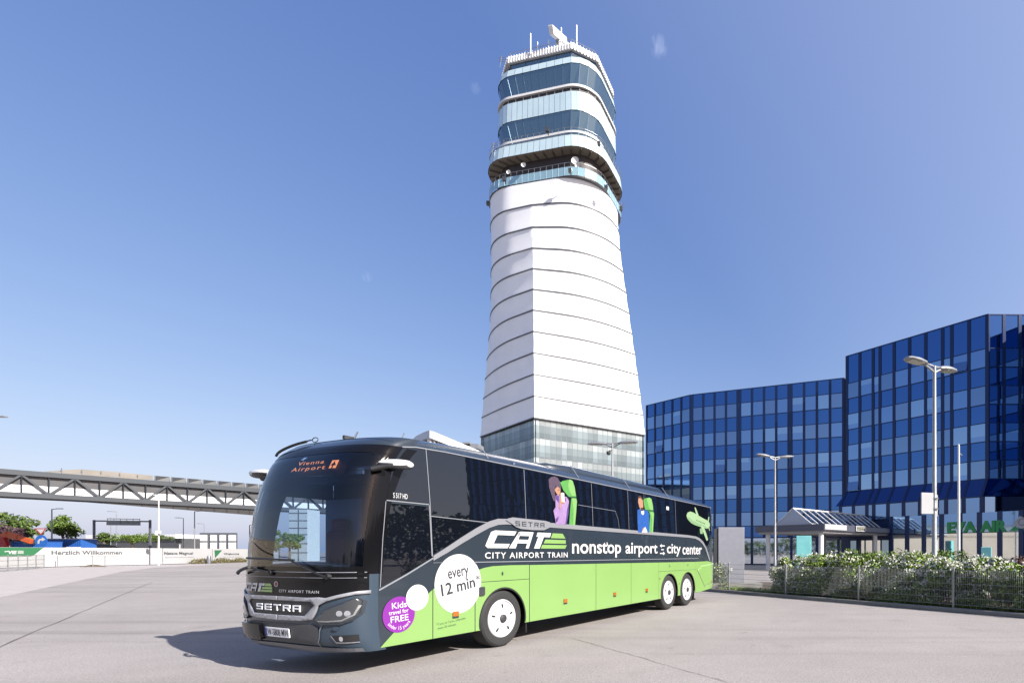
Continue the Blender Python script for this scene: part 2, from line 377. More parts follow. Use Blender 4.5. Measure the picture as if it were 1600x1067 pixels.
bus = thing('coach_bus', 'lime green and dark slate three-axle airport coach parked diagonally on the forecourt', 'bus', BO, BANG)
WHX = (2.765, 9.66, 11.01)
def arches(x0, x1, z0, z1top, mir=False):
    """bottom edge of a side wall from x0 to x1 with the wheel arches cut out"""
    p = [(x0, z0)]
    for wx in WHX:
        if x0 < wx < x1:
            r = 0.575
            a0 = math.asin((z0 - 0.49) / r) if abs(z0 - .49) < r else 0
            for k in range(21):
                t = math.pi - a0 - (math.pi - 2 * a0) * k / 20
                p.append((wx + r * math.cos(t), 0.49 + r * math.sin(t)))
    p.append((x1, z0)); return p
SILL = 0.37
fr_edge = [(xf(z) + 0.55, z) for z in (0.37, 0.5, 0.7, 1.0, 1.45, 1.9, 2.33, 2.6, 2.85, 3.05, 3.2, 3.33)]
# walls (dark slate base shell)
wall_rear = [(13.62, 0.55), (13.64, 1.3), (13.58, 2.3), (13.45, 3.15), (13.3, 3.33)]
side_poly = arches(0.36, 13.2, SILL, 0)[:-1] + [(11.9, SILL), (13.3, 0.43)] + [(13.62, 0.55), (13.64, 1.3), (13.58, 2.3), (13.42, 3.15), (13.3, 3.33)] + fr_edge[::-1][:-1]
skin('side_wall', bus, M['slate'], [side_poly], Sd, -0.004, 0.5, smooth=False)
# far wall with the open door glass
fw = arches(0.36, 13.2, SILL, 0)
far_lower = arches(1.35, 13.2, SILL, 0)[:-1] + [(11.9, SILL), (13.3, 0.43), (13.62, 0.55), (13.64, 1.3), (13.58, 2.3), (13.42, 3.15), (13.3, 3.33), (1.35, 3.33)]
skin('side_wall', bus, M['slate'], [far_lower], SdF, -0.004, 0.5)
door = [(0.345, SILL), (1.345, SILL), (1.345, 1.32), (0.35, 1.32)]
door2 = [(0.55, 2.62), (1.345, 2.62), (1.345, 3.33), (0.93, 3.33), (0.66, 3.1)]
skin('entry_door', bus, [M['slate']], [door, door2, [(1.22, 1.32), (1.345, 1.32), (1.345, 2.62), (1.22, 2.62)]], SdF, -0.004, 0.5)
skin('door_glass', bus, M['doorglass'], [[(0.35, 1.325), (1.215, 1.325), (1.215, 2.615), (0.5, 2.615)]], SdF, -0.006, 0.5)

# front shell: bumper, corner posts, header
TG = 1 - (1 - 1.262 / 1.275) ** (1 / 2.4)
skin('front_panel', bus, M['front_slate'], [ugrid(-1, 1, 0.34, 1.47, 56, 26)], Fr, -0.004, smooth=True)
for s in (1, -1):
    zz = [1.42 + (3.25 - 1.42) * k / 20 for k in range(21)]
    side_strip = [(xf(z) + 0.546, z) for z in zz] + [(xf(z) + 0.61 + .02 * (z - 1.4) + .09 * max(0, z - 2.4), z) for z in zz[::-1]]
    pl0 = skin('windscreen_pillar', bus, M['mask'], [ugrid(TG if s > 0 else -1, 1 if s > 0 else -TG, 1.42, 3.22, 6, 40)], Fr, 0.003, smooth=True)
    skin('pillar_cover', pl0, M['mask'], [side_strip], Sd if s > 0 else SdF, 0.006, 0.2)
skin('roof_header', bus, M['slate'], [ugrid(-1, 1, 3.22, 3.42, 48, 8)], Fr, -0.004, smooth=True)
skin('windscreen', bus, M['windscreen'], [ugrid(-TG, TG, 1.455, 3.235, 56, 40)], Fr, 0.0, smooth=True)
skin('windscreen_border', bus, M['mask'], [ugrid(-.97, .97, 3.13, 3.26, 48, 4)] + [ugrid(-TG, TG, 1.44, 1.52, 48, 3)] + [[(s * 1.245, 1.5), (s * 1.262, 1.5), (s * 1.262, 3.2), (s * 1.0, 3.2), (s * 1.17, 3.10), (s * 1.225, 2.95), (s * 1.245, 2.7)] for s in (1, -1)], Fr, 0.004, 0.1, smooth=True)
# roof: lofted from the header back
mb = MB(); rs = []
def roof_ring(x, crown, n=16, zs=3.33, wsc=1.0):
    w0 = (wid(3.3) - endtaper(x)) * wsc; pts = []
    for k in range(-n, n + 1):
        t = k / n; y = w0 * (math.sin(t * math.pi / 2) * 0.35 + t * 0.65)
        prof = (1 - abs(t) ** 3.6)
        pts.append((x, y, zs + (crown - zs) * prof))
    return pts
def roof_front():
    out = []
    return out
N = 16
ring0 = []
for k in range(-N, N + 1):
    t = k / N; y = 1.275 * (math.sin(t * math.pi / 2) * 0.35 + t * 0.65)
    ring0.append(_fr(y, 3.30 + 0.10 * (1 - abs(t) ** 4)))
rs.append([tuple(p) for p in ring0])
for x, cr in ((1.02, 3.50), (1.3, 3.54), (1.8, 3.575), (2.5, 3.59), (4, 3.60), (7, 3.60), (10, 3.59), (12, 3.56), (12.9, 3.52), (13.3, 3.44), (13.42, 3.36)):
    rs.append(roof_ring(x, cr))
mb.rings(rs, 0, close=False); mb.build('roof', M['slate'], bus, smooth=True, angle=60)
# rear end
mb = MB(); rs = []
for z, xr in ((0.5, 13.6), (1.3, 13.66), (2.3, 13.6), (3.0, 13.5), (3.36, 13.36)):
    rs.append([(xr - 0.12 * abs(t) ** 3, t * (wid(z) - 0.16), z) for t in [k / 8 for k in range(-8, 9)]])
mb.rings(rs, 0, close=False); mb.build('rear_panel', M['slate'], bus, smooth=True)
# underbody, wheel wells, floor, interior
mb = MB(); mb.box((6.8, 0, 0.72), (12.6, 1.75, 0.5)); mb.box((1.2, 0, 0.5), (1.6, 2.0, 0.22)); mb.box((6.2, 0, 0.5), (5.2, 2.3, 0.2)); mb.box((12.4, 0, 0.6), (1.6, 2.1, 0.3))
for wx in WHX:
    mb.box((wx, 0, 1.1), (1.3, 2.4, 0.04))
mb.build('underbody', M['black'], bus)
mb = MB(); mb.box((6.9, 0, 1.16), (13.0, 2.42, 0.05)); mb.box((3.1, 0, 2.3), (0.05, 2.44, 2.2)); mb.box((1.6, 0, 3.27), (0.8, 1.9, 0.03), m=1)  # includes a cross bulkhead added to keep light from leaking through
mb.box((2.05, 0.62, 1.9), (1.9, 0.9, 1.4)); mb.box((2.05, -0.55, 1.5), (1.9, 1.2, .6))
mb.build('interior', [M['interior'], M['dash']], bus)
mb = MB()
mb.rings([[(0.10 + bow(y) * .9, y, 1.44), (0.16 + bow(y) * .8, y, 1.53), (0.75, y, 1.56), (0.85, y, 1.2)] for y in [k / 10 * 1.15 for k in range(-10, 11)]], 0, close=False)
mb.build('dashboard', M['dash'], bus, smooth=True)
def seat(x, y, z, m, hr=True):
    mb = MB(); mb.box((x, y, z + 0.42), (0.45, 0.46, 0.14)); mb.box((x + 0.25, y, z + 0.78), (0.14, 0.46, 0.72)); mb.box((x + 0.28, y, z + 1.22), (0.12, 0.34, 0.24))
    return mb.build('passenger_seat', m, bus, bevel=0.05)
o = seat(1.05, -0.62, 1.2, M['seatred']); o.name = 'driver_seat'
o = seat(0.72, 0.55, 0.93, M['seatred']); o.name = 'guide_seat'
for x in (1.7, 2.5):
    for y in (-0.85, -0.4): seat(x, y, 1.35, M['seatblue'])
mb = MB(); mb.lathe([(0.0, 0), (0.22, 0), (0.24, 0.015), (0.22, 0.03), (0.0, 0.03)], (0.62, -0.62, 1.68), 'x', 20); mb.build('steering_wheel', M['black'], bus)
# header box with the destination display
mb = MB(); mb.box((0.88, 0.0, 2.98), (0.36, 1.9, 0.3)); mb.build('display_box', M['black'], bus)
def Disp(u, z, off=0): return Fr(u, z, -0.05 + off)
dz = -0.035
dm = [fit(textmesh('Vienna', 0.004, 1.25), -.20, .40, 3.045 + dz, 3.112 + dz), fit(textmesh('Airport', 0.004, 1.25), -.28, .48, 2.935 + dz, 3.015 + dz)]
pl = [(0.625 + (x - .47) * .9, 3.01 + dz + (y - 3.02) * .8) for x, y in [(0.47, 3.10), (.485, 3.06), (.52, 3.02), (.52, 3.0), (.485, 3.01), (.483, 2.96), (.495, 2.945), (.445, 2.945), (.457, 2.96), (.455, 3.01), (.42, 3.0), (.42, 3.02), (.455, 3.06)]]
skin('destination_board', bus, M['black'], [gridmesh(-.55, .85, 2.86 + dz, 3.16 + dz, 16, 4)], Disp, -0.02, smooth=True)
for w_ in dm: skin('destination_display', bus, M['led'], [w_], Disp, 0.0, 1)
sy_ = skin('display_symbol', bus, M['led'], [[(0.56, 2.96 + dz), (0.69, 2.96 + dz), (0.69, 3.09 + dz), (0.56, 3.09 + dz)]], Disp, 0.0, 1)
skin('plane_symbol', sy_, M['ink'], [pl], Disp, 0.004, 1)
mb = MB(); mb.beam((0.34, -0.95, 2.86), (0.2, 0.1, 2.86), 0.03, 0.05); mb.beam((0.42, -1.0, 2.93), (0.3, -0.3, 2.93), 0.02, 0.05); mb.build('sun_blind', M['silver'], bus)

# front: mask, grille, chrome, lamps, bumper
skin('front_mask', bus, M['mask'], [[(-1.268, 1.20), (-1.20, 1.17), (-0.90, 1.09), (-0.8, 1.06), (0.8, 1.06), (0.90, 1.09), (1.20, 1.17), (1.268, 1.20), (1.268, 1.45), (-1.268, 1.45)]], Fr, 0.004, 0.06, smooth=True)
ln = [k / 20 * 1.262 for k in range(-20, 21)]
skin('mask_line', bus, M['line_white'], [strip([(u_, 1.37) for u_ in ln], 0.008), strip([(u_, 1.445) for u_ in ln], 0.010)], Fr, 0.009, 0.08)
skin('grille', bus, M['grille'], [[(-0.74, 1.0), (-0.70, 1.045), (0.70, 1.045), (0.74, 1.0), (0.57, 0.845), (-0.57, 0.845)]], Fr, 0.006, 0.08, smooth=True)
sur = []
for s in (1, -1):
    pts = [(s * 1.27, 1.195), (s * 1.22, 1.19), (s * 0.90, 1.10), (s * 0.80, 1.11), (s * 0.6, 1.10), (0, 1.105), (0, 1.05), (s * 0.68, 1.048), (s * 0.74, 1.0), (s * 0.57, 0.85), (0, 0.845), (0, 0.775), (s * 0.54, 0.785), (s * 0.70, 0.805), (s * 0.76, 0.90), (s * 0.80, 1.0), (s * 0.92, 1.06), (s * 1.21, 1.145), (s * 1.27, 1.15)]
    sur.append(pts)
M['front_silver'] = mat('silver lightened for shaded front', (0.30, 0.305, 0.325), 0.3, 0.3)  # lighter copy of the silver, making up for little sun on the front
skin('grille_surround', bus, M['front_silver'], sur, Fr, 0.016, 0.06, thick=0.02, smooth=True)
def wide_letters(word, u0, u1, v0, v1, thick=0.24):
    """wide slab lettering drawn from strokes; returns polygons"""
    polys = []; n = len(word); cw = (u1 - u0) / (n + (n - 1) * 0.42); h = v1 - v0; t = h * thick
    for i, ch in enumerate(word):
        x = u0 + i * cw * 1.42; X = x + cw; mid = (v0 + v1) / 2
        tv = t * 1.35; H = lambda y, a=x, b=X: [(a, y), (b, y), (b, y + t), (a, y + t)]
        V = lambda xx, a=v0, b=v1: [(xx, a), (xx + tv, a), (xx + tv, b), (xx, b)]
        if ch == 'S': polys += [H(v0), H(v1 - t), H(mid - t / 2), V(x, mid, v1), V(X - tv, v0, mid)]
        if ch == 'E': polys += [H(v0), H(v1 - t), H(mid - t / 2), V(x)]
        if ch == 'T': polys += [H(v1 - t), V((x + X) / 2 - tv / 2)]
        if ch == 'R': polys += [H(v1 - t), V(x), V(X - tv, mid, v1), H(mid - t / 2), [(mid * 0 + x + cw * .45, mid), (x + cw * .75, mid), (X + t * .1, v0), (X - t * 1.1, v0)]]
        if ch == 'A': polys += [H(v1 - t), V(x), V(X - tv), H(mid - t * .75)]
    return polys
skin('grille_lettering', bus, M['plate_white'], wide_letters('SETRA', -0.50, 0.49, 0.905, 0.992, .185), Fr, 0.02, 0.2, thick=0.012)
def cat_logo(u0, u1, v0, v1):
    """the slanted CAT wordmark with its three green bars; returns (white polygons, green polygons)"""
    W_, H_ = u1 - u0, v1 - v0
    T = lambda pts: [(u0 + W_ * (x + 0.06 * (y - 0.0)), v0 + H_ * y) for x, y in pts]
    wh = [T([(0.03, 0), (0.235, 0), (0.245, .25), (0.075, .25), (0.085, .75), (0.265, .75), (0.275, 1), (0.045, 1), (0.01, .9), (0.0, .12)]),
          T([(0.25, 0), (0.325, 0), (0.325, .98), (0.30, .9)]), T([(0.30, .75), (0.325, .75), (.44, .75), (.44, 1), (0.325, 1), (0.30, .95)]),
          T([(0.325, .3), (.44, .3), (.44, .52), (0.325, .52)]), T([(0.44, 0), (.475, 0), (.475, 1), (.44, 1)]),
          T([(0.525, .73), (.70, .73), (.70, 1), (.525, 1)]), T([(.54, 0), (.61, 0), (.62, .73), (.55, .73)])]
    gr = [T([(.625, 0), (.955, 0), (.965, .24), (.63, .24)]), T([(.64, .33), (.945, .33), (.93, .58), (.65, .58)]), T([(.715, .68), (.92, .68), (.86, 1), (.72, 1)])]
    return wh, gr
def logo(name, u0, u1, v0, v1, surf, off):
    wh, gr = cat_logo(u0, u1, v0, v1)
    return skin(name, bus, [M['decal_white'], M['green']], [(p, 0) for p in wh] + [(p, 1) for p in gr], surf, off, 0.2)
logo('logo', -0.97, -0.11, 1.155, 1.275, Fr, 0.010)
skin('lettering', bus, M['decal_white'], [fit(textmesh('CITY AIRPORT TRAIN', 0.008, 1.2), 0.015, 0.795, 1.160, 1.198)], Fr, 0.010)
skin('emblem', bus, [M['silver'], M['seatred']], [(circle(-0.05, 1.272, 0.05, 0.04, n=20), 0), (circle(-0.05, 1.272, 0.034, 0.027, n=16), 1)], Fr, 0.011)
for s in (1, -1):
    hl = [(s * 0.75, 0.808), (s * 0.895, 0.949), (s * 1.1, 1.035), (s * 1.22, 1.107), (s * 1.255, 1.05), (s * 1.245, 0.90), (s * 1.19, 0.80), (s * 1.1, 0.757), (s * 0.845, 0.747)]
    h = skin('headlight', bus, M['lamp_dark'], [hl], Fr, 0.014, 0.06, thick=0.03, smooth=True)
    skin('lamp_lens', h, M['lens'], [circle(s * 1.075, 0.893, 0.034, 0.04, 16), circle(s * 1.15, .89, .028, .042, 16)], Fr, 0.034, 0.1)
    skin('lamp_strip', h, M['galv'], [strip([(s * 0.80, 0.79), (s * 0.92, 0.785), (s * 1.1, 0.80), (s * 1.2, 0.87), (s * 1.235, 1.0)], 0.016)], Fr, 0.033, 0.05)
    skin('headlight_rim', h, M['slate'], [strip(hl + [hl[0]], 0.016)], Fr, 0.032, 0.06)
    fg = skin('fog_light', bus, M['black'], [[(s * 0.955, 0.59), (s * 1.01, 0.50), (s * 1.225, 0.497), (s * 1.225, 0.60)]], Fr, 0.008, 0.06, smooth=True)
    skin('fog_lens', fg, M['lens'], [circle(s * 1.07, 0.548, 0.022, 0.034, 16)], Fr, 0.012, 0.1)
    skin('fog_trim', fg, M['silver'], [strip([(s * 0.955, 0.59), (s * 1.01, 0.50), (s * 1.12, 0.495), (s * 1.225, 0.497)], 0.012)], Fr, 0.013, 0.06)
    skin('washer_cap', bus, M['front_slate'], [circle(s * 1.025, 0.69, 0.035, 0.025, 16)], Fr, 0.012, 0.1, thick=0.015)
    skin('bumper_seam', bus, M['line_white'], [strip([(s * 0.845, 0.735), (s * 0.80, 0.66), (s * 0.775, 0.537), (s * 0.745, 0.49), (s * 0.76, 0.40)], 0.014)], Fr, 0.010, 0.1)  # seam drawn as a pale line, its sunlit gleam put into the colour
skin('bumper', bus, M['dash'], [[(-0.70, 0.735), (0.70, 0.735), (0.78, 0.70), (0.75, 0.5), (0.68, 0.47), (-0.68, 0.47), (-0.75, 0.5), (-0.78, 0.70)]], Fr, 0.006, 0.1, smooth=True)
skin('bumper_lip', bus, M['grey'], [strip([(k / 20 * 1.22, 0.385 + .035 * (1 - (k / 20) ** 2)) for k in range(-20, 21)], 0.05)], Fr, 0.012, 0.1)
skin('radar_cover', bus, M['mask'], [rrect2(-0.94, -0.37, 0.49, 0.70, 0.02)], Fr, 0.03, 0.1, thick=0.06)
np_ = skin('number_plate', bus, M['plate_white'], [rrect2(-0.29, 0.25, 0.535, 0.665, 0.012)], Fr, 0.022, 0.1, thick=0.01)
skin('plate_band', np_, M['plate_blue'], [[(-0.285, .54), (-.245, .54), (-.245, .66), (-.285, .66)]], Fr, 0.030, 0.1)
skin('plate_lettering', np_, M['ink'], [fit(textmesh('W-5808 MW', 0.012), -0.23, 0.24, 0.553, 0.647)], Fr, 0.031)
mb = MB()                                              # windscreen wipers
def FP(u, z, o): return Fr(u, z, o)
def blade(u0, z0, u1, z1, o=0.05, w=0.035, n=10):
    mb.tube([FP(u0 + (u1 - u0) * k / n, z0 + (z1 - z0) * k / n, o) for k in range(n + 1)], w, 6)
blade(0.925, 1.39, 0.35, 1.60, 0.07, 0.014); blade(0.40, 1.605, -0.75, 1.63, 0.06, 0.016); mb.lathe([(0, -.02), (.04, -.02), (.04, .05), (0, .05)], tuple(FP(0.925, 1.39, .02)), 'x', 12)
mb.build('wiper', M['black'], bus)
mb = MB(); blade(-0.17, 1.43, -0.65, 1.50, 0.06, 0.014); blade(-0.55, 1.50, -1.10, 1.40, 0.10, 0.022); mb.lathe([(0, -.02), (.04, -.02), (.04, .05), (0, .05)], tuple(FP(-0.17, 1.43, .02)), 'x', 12)
mb.build('wiper', M['black'], bus)
mb = MB(); blade(-1.12, 3.215, -0.42, 3.37, 0.05, 0.020); blade(-0.95, 3.27, -0.40, 3.40, 0.05, 0.010)
c0 = FP(-0.37, 3.41, .045); mb.tube([c0 + Vector((0.0, 0.07 * math.cos(a), 0.035 * math.sin(a))) for a in [2 * math.pi * k / 12 for k in range(13)]], 0.007, 5)
mb.build('wiper', M['black'], bus)
for s in (-1, 1):                                      # camera mirror arms
    mr_ = part_empty('mirror_arm', bus, (0.30, s * 1.25, 2.93))
    mb = MB(); rs = []
    for k, (d, sx, sz) in enumerate(((-0.02, .05, .03), (0.02, .10, .05), (0.10, .125, .065), (0.22, .12, .07), (0.31, .10, .06), (0.35, .06, .035))):
        c0 = Vector(((0.12 + d * 0.75) if s < 0 else 0.05, s * d * (0.62 if s < 0 else 1.25), 0.04 + 0.015 * k / 5))
        rs.append([tuple(c0 + Vector((sx * math.cos(2 * math.pi * j / 16), 0, sz * (math.sin(2 * math.pi * j / 16) if math.sin(2 * math.pi * j / 16) > 0 else 1.15 * math.sin(2 * math.pi * j / 16))))) for j in range(16)])
    vs_top = MB(); vs_top.rings(rs, 0, True, True)
    vs_top.m = [0 if (sum(vs_top.v[i][2] for i in f) / len(f)) > 0.035 else 1 for f in vs_top.f]
    vs_top.build('mirror_housing', [M['decal_white'], M['dark']], mr_, smooth=True, angle=70)
    mb.tube([(-0.06, s * 0.0, -0.06), (0.02, s * .06, -0.03), (0.1, s * .16, 0.0)], [.04, .045, .035], 10); mb.build('mirror_bracket', M['black'], mr_, smooth=True)

# side livery (left side of the coach, towards the camera)
gz = lambda x: 1.478 - 0.0092 * (x - 2.5)
green_curve = [(0.345, 0.385), (0.62, 0.61), (0.935, 0.885), (1.07, 1.02), (1.226, 1.135)]
skin('front_flap', bus, M['green'], [[(0.352, SILL + .004), (1.226, SILL + .004)] + green_curve[::-1][:-1]], Sd, 0.004, 0.4)
skin('front_flap', bus, M['green'], [[(1.240, SILL + .004), (2.08, SILL + .004), (2.08, 1.395), (1.9, 1.345), (1.6, 1.255), (1.240, 1.145)]], Sd, 0.004, 0.4)
ar = arches(2.096, 3.448, SILL + .004, 0)
skin('wheel_flap', bus, M['green'], [ar + [(3.448, 1.196), (2.096, 1.196)]], Sd, 0.004, 0.4)
skin('upper_flap', bus, M['green'], [[(2.096, 1.206), (3.448, 1.206), (3.448, 1.472), (2.9, 1.477), (2.5, 1.470), (2.3, 1.447), (2.096, 1.40)]], Sd, 0.004, 0.4)
for x0, x1 in ((3.464, 5.738), (5.750, 7.365), (7.377, 8.93)):
    skin('luggage_door', bus, M['green'], [[(x0, SILL + .004), (x1, SILL + .004), (x1, gz(x1)), (x0, gz(x0))]], Sd, 0.004, 0.5)
ar = arches(8.938, 11.66, SILL + .004, 0)
skin('wheel_flap', bus, M['green'], [ar + [(11.66, 1.135), (8.938, 1.155)]], Sd, 0.004, 0.4)
skin('upper_flap', bus, M['green'], [[(8.938, 1.163), (11.66, 1.143), (11.66, gz(11.66)), (8.938, gz(8.938))]], Sd, 0.004, 0.4)
skin('rear_corner', bus, M['green'], [[(11.666, SILL + .004), (12.0, SILL + .004), (13.3, 0.44), (13.60, 0.56), (13.63, 1.2), (13.4, 1.33), (12.7, 1.40), (11.666, gz(11.66))]], Sd, 0.004, 0.12, smooth=True)
rg = [(11.80, 1.12), (12.1, 1.25), (13.1, 1.29), (13.46, 1.20), (13.52, .62), (12.45, .53)]
M['ad_green2l'] = mat('pale green edge', (0.24, 0.36, 0.16), 0.4)
rgo = skin('rear_grille', bus, M['green'], [rg], Sd, 0.012, 0.12, thick=0.012, smooth=True)
skin('grille_outline', rgo, M['ad_green2l'], [strip(rg + [rg[0]], 0.022)], Sd, 0.020, 0.2)
mb_l = []
for k in range(12):
    z = 0.62 + k * 0.052; t = (z - .53) / (1.12 - .53); xa = 12.45 + (11.80 - 12.45) * min(1, t) + .06
    mb_l.append(strip([(max(xa, 11.92), z), (13.42, z + .03)], 0.012))
M['greenline'] = mat('green slat shadow gap', (0.11, 0.22, 0.05), 0.5)
skin('grille_slats', rgo, M['greenline'], mb_l, Sd, 0.019, 0.2)
skin('marker_light', rgo, M['amber'], [rrect2(13.0, 13.16, .66, .70, .01)], Sd, 0.022)
# trim lines
seamz = lambda x: 1.545 - 0.0045 * (x - 2.6)
skin('trim_line', bus, M['line_white'], [strip([(1.24, seamz(1.24)), (6, seamz(6)), (11.9, seamz(11.9))], 0.014), strip([(0.335, 1.185), (0.78, 1.39), (1.24, 1.625)], 0.022)], Sd, 0.006, 0.6)
skin('roof_trim', bus, M['line_white'], [strip([(0.72, 3.262), (0.95, 3.30), (1.5, 3.318), (4, 3.325), (9, 3.32), (13.2, 3.305)], 0.016)], Sd, 0.010, 0.6)
band = [(1.24, 1.66), (1.52, 1.81), (1.80, 1.965), (2.12, 2.13), (2.40, 2.255), (2.62, 2.315), (2.85, 2.325), (11.0, 2.262), (11.65, 2.24), (12.0, 2.18), (12.3, 2.07), (12.6, 1.86), (12.9, 1.50), (12.95, 1.42),
        (12.86, 1.42), (12.78, 1.50), (12.48, 1.85), (12.22, 2.0), (11.95, 2.10), (11.6, 2.165), (11.0, 2.185), (2.85, 2.225), (2.62, 2.205), (2.40, 2.14), (2.12, 2.015), (1.80, 1.86), (1.52, 1.715), (1.24, 1.585)]
skin('waist_band', bus, M['silver'], [band], Sd, 0.008, 0.4, thick=0.008)
# windows: dark tinted panes
top = 3.30
skin('driver_window', bus, M['blackglass'], [[(0.352, 1.225), (0.40, 1.9), (0.45, 2.42), (1.16, 2.42), (1.216, 1.625), (0.8, 1.425)]], Sd, 0.005, 0.5)
skin('window_frame', bus, M['line_white'], [strip([(0.45, 2.455), (1.162, 2.452)], 0.014), strip([(1.215, 1.66), (1.166, 2.44)], 0.012), strip([(0.352, 1.225), (0.39, 1.9), (0.44, 2.44)], 0.010)], Sd, 0.008, 0.5)
skin('upper_quarter_pane', bus, M['blackglass'], [[(0.47, 2.475), (1.158, 2.475), (1.125, 3.29), (0.98, 3.28), (0.72, 3.235), (0.56, 3.0)]], Sd, 0.005, 0.5)
posts = [1.182, 3.36, 5.62, 7.26, 10.12]
def bandtop(x): return lerp_tab([(2.4, 2.255), (2.62, 2.315), (2.85, 2.325), (11, 2.262), (11.65, 2.24), (12, 2.18), (12.3, 2.07), (12.6, 1.86), (12.9, 1.5)], x) + 0.006
skin('front_quarter_pane', bus, M['blackglass'], [[(1.235, 1.68), (1.52, 1.82), (1.80, 1.975), (2.12, 2.14), (2.30, 2.215), (1.20, 2.265)]], Sd, 0.005, 0.4)
edges = posts + [13.12]
for i in range(len(edges) - 1):
    x0, x1 = edges[i] + 0.008, edges[i + 1] - 0.008
    if i == 0: p = [(1.205, 2.285), (2.34, 2.24), (2.62, 2.322), (x1, bandtop(x1)), (x1 - .03, top), (1.135, top)]
    elif i == len(edges) - 2: p = [(x0, bandtop(x0))] + [(x, bandtop(x)) for x in (11, 11.65, 12, 12.3, 12.5)] + [(12.75, 1.95), (13.2, 2.35), (13.14, 2.9), (13.05, top), (x0 - .03, top)]
    else: p = [(x0, bandtop(x0)), (x1, bandtop(x1)), (x1 - .03, top), (x0 - .03, top)]
    skin('side_window', bus, M['blackglass'], [p], Sd, 0.005, 0.5)
skin('window_gap', bus, M['line_white'], [strip([(x, bandtop(x)), (x - .03, top)], 0.011) for x in posts[1:]] + [strip([(1.225, 1.65), (1.185, 2.45), (1.13, top)], 0.012), strip([(1.2, 2.275), (2.35, 2.235)], 0.011), strip([(5.05, 2.76), (6.6, 2.73)], .008), strip([(6.6, 2.73), (6.72, 2.55), (6.78, 2.3)], .008)], Sd, 0.0075, 0.5)
# name plate on the waist band
pl_ = [(2.80, 2.30), (2.86, 2.335), (2.98, 2.36), (3.9, 2.345), (4.04, 2.325), (4.1, 2.28), (4.02, 2.21), (3.86, 2.155), (3.5, 2.145), (3.2, 2.155), (3.06, 2.185), (2.95, 2.24)]
bp_ = skin('name_plate', bus, M['silver'], [pl_], Sd, 0.022, 0.3, thick=0.014)
skin('plate_lettering', bp_, M['ink'], wide_letters('SETRA', 3.04, 3.87, 2.205, 2.297, .19), Sd, 0.031, 1)
logo('logo', 2.30, 4.68, 1.79, 2.105, Sd, 0.007)
skin('lettering', bus, M['decal_white'], [fit(textmesh('CITY AIRPORT TRAIN', 0.012, 1.2), 2.31, 4.66, 1.605, 1.715)], Sd, 0.007)
slog = [fit(textmesh('nonstop', 0.014), 4.82, 6.86, 1.585, 1.95), fit(textmesh('airport', 0.014), 7.08, 8.86, 1.585, 1.965), fit(textmesh('city', 0.014), 9.47, 10.45, 1.585, 1.965), fit(textmesh('center', 0.014), 10.58, 12.17, 1.64, 1.92)]
ars = [strip([(9.08, 1.90), (9.33, 1.90)], .03), [(9.01, 1.90), (9.13, 1.955), (9.13, 1.845)], strip([(9.10, 1.79), (9.26, 1.79)], .028), strip([(9.02, 1.68), (9.27, 1.68)], .03), [(9.34, 1.68), (9.22, 1.735), (9.22, 1.625)]]
for w_ in slog: skin('lettering', bus, M['decal_white'], [w_], Sd, 0.007, 1)
skin('arrow_symbol', bus, M['decal_white'], ars, Sd, 0.007, 1)
skin('arrow_symbol', bus, M['decal_white'], [strip([(6.20, 1.95), (6.30, 1.80)], .03)], Sd, 0.009, 1)
skin('model_lettering', bus, M['decal_white'], [fit(textmesh('S 517 HD', 0.004), 0.555, 0.79, 2.50, 2.575)], Sd, 0.009)
# round stickers
skin('round_sticker', bus, M['decal_white'], [circle(1.74, 1.20, 0.478, 0.485, 56)], Sd, 0.0075, 0.3)
st1 = fit(textmesh('every', 0.014), 1.52, 1.95, 1.255, 1.44, R(8)); st2 = fit(textmesh('12 min', 0.02), 1.38, 2.08, 1.07, 1.265, R(9)); st3 = fit(textmesh('*', 0.01), 2.10, 2.19, 1.24, 1.33)
skin('sticker_lettering', bus, M['ink'], [st1, st2, st3, strip([(1.235, seamz(1.24)), (2.09, seamz(2.0))], .006), strip([(2.088, SILL + .02), (2.088, 1.54)], .006)], Sd, 0.0095)
skin('round_sticker', bus, M['purple'], [circle(0.648, 0.812, 0.262, 0.262, 44)], Sd, 0.0075, 0.3)
arc = []
tm = textmesh('under 15 years', 0.006, 1.05); xs = [v[0] for v in tm[0]]; x0_, x1_ = min(xs), max(xs)
arcv = []
for x, y in tm[0]:
    a = R(-146) + R(112) * (x - x0_) / (x1_ - x0_); r = 0.222 - y * 0.075
    arcv.append((0.648 + r * math.cos(a), 0.812 + r * math.sin(a)))
skin('sticker_lettering', bus, M['decal_white'], [fit(textmesh('Kids', 0.010), 0.53, 0.77, 0.905, 0.995, R(3)), fit(textmesh('travel for', 0.010), 0.48, 0.80, 0.825, 0.885, R(3)), fit(textmesh('FREE', 0.010), 0.51, 0.80, 0.71, 0.80, R(3)), (arcv, tm[1])], Sd, 0.0095)
skin('round_sticker', bus, M['decal_white'], [circle(0.952, 1.035, 0.195, 0.195, 40)], Sd, 0.0105, 0.3)
M['finep'] = mat('fine print', (0.05, 0.09, 0.04), 0.6)
skin('fine_print', bus, M['finep'], [fit(textmesh('*7 a.m. to 7 p.m., otherwise', 0.0), 1.30, 1.88, 0.575, 0.625, R(4)), fit(textmesh('every 30 minutes', 0.0), 1.32, 1.68, 0.505, 0.552, R(4))], Sd, 0.0075)
for x, z in ((1.67, .72), (4.58, .69), (6.555, .695), (8.21, .685)):
    mk = skin('marker_light', bus, M['amber'], [rrect2(x - .06, x + .06, z - .045, z + .035, .01)], Sd, 0.014, 0.1, thick=0.014)
    skin('marker_base', mk, M['ink'], [rrect2(x - .062, x + .062, z - .075, z - .04, .008)], Sd, 0.014, 0.1)
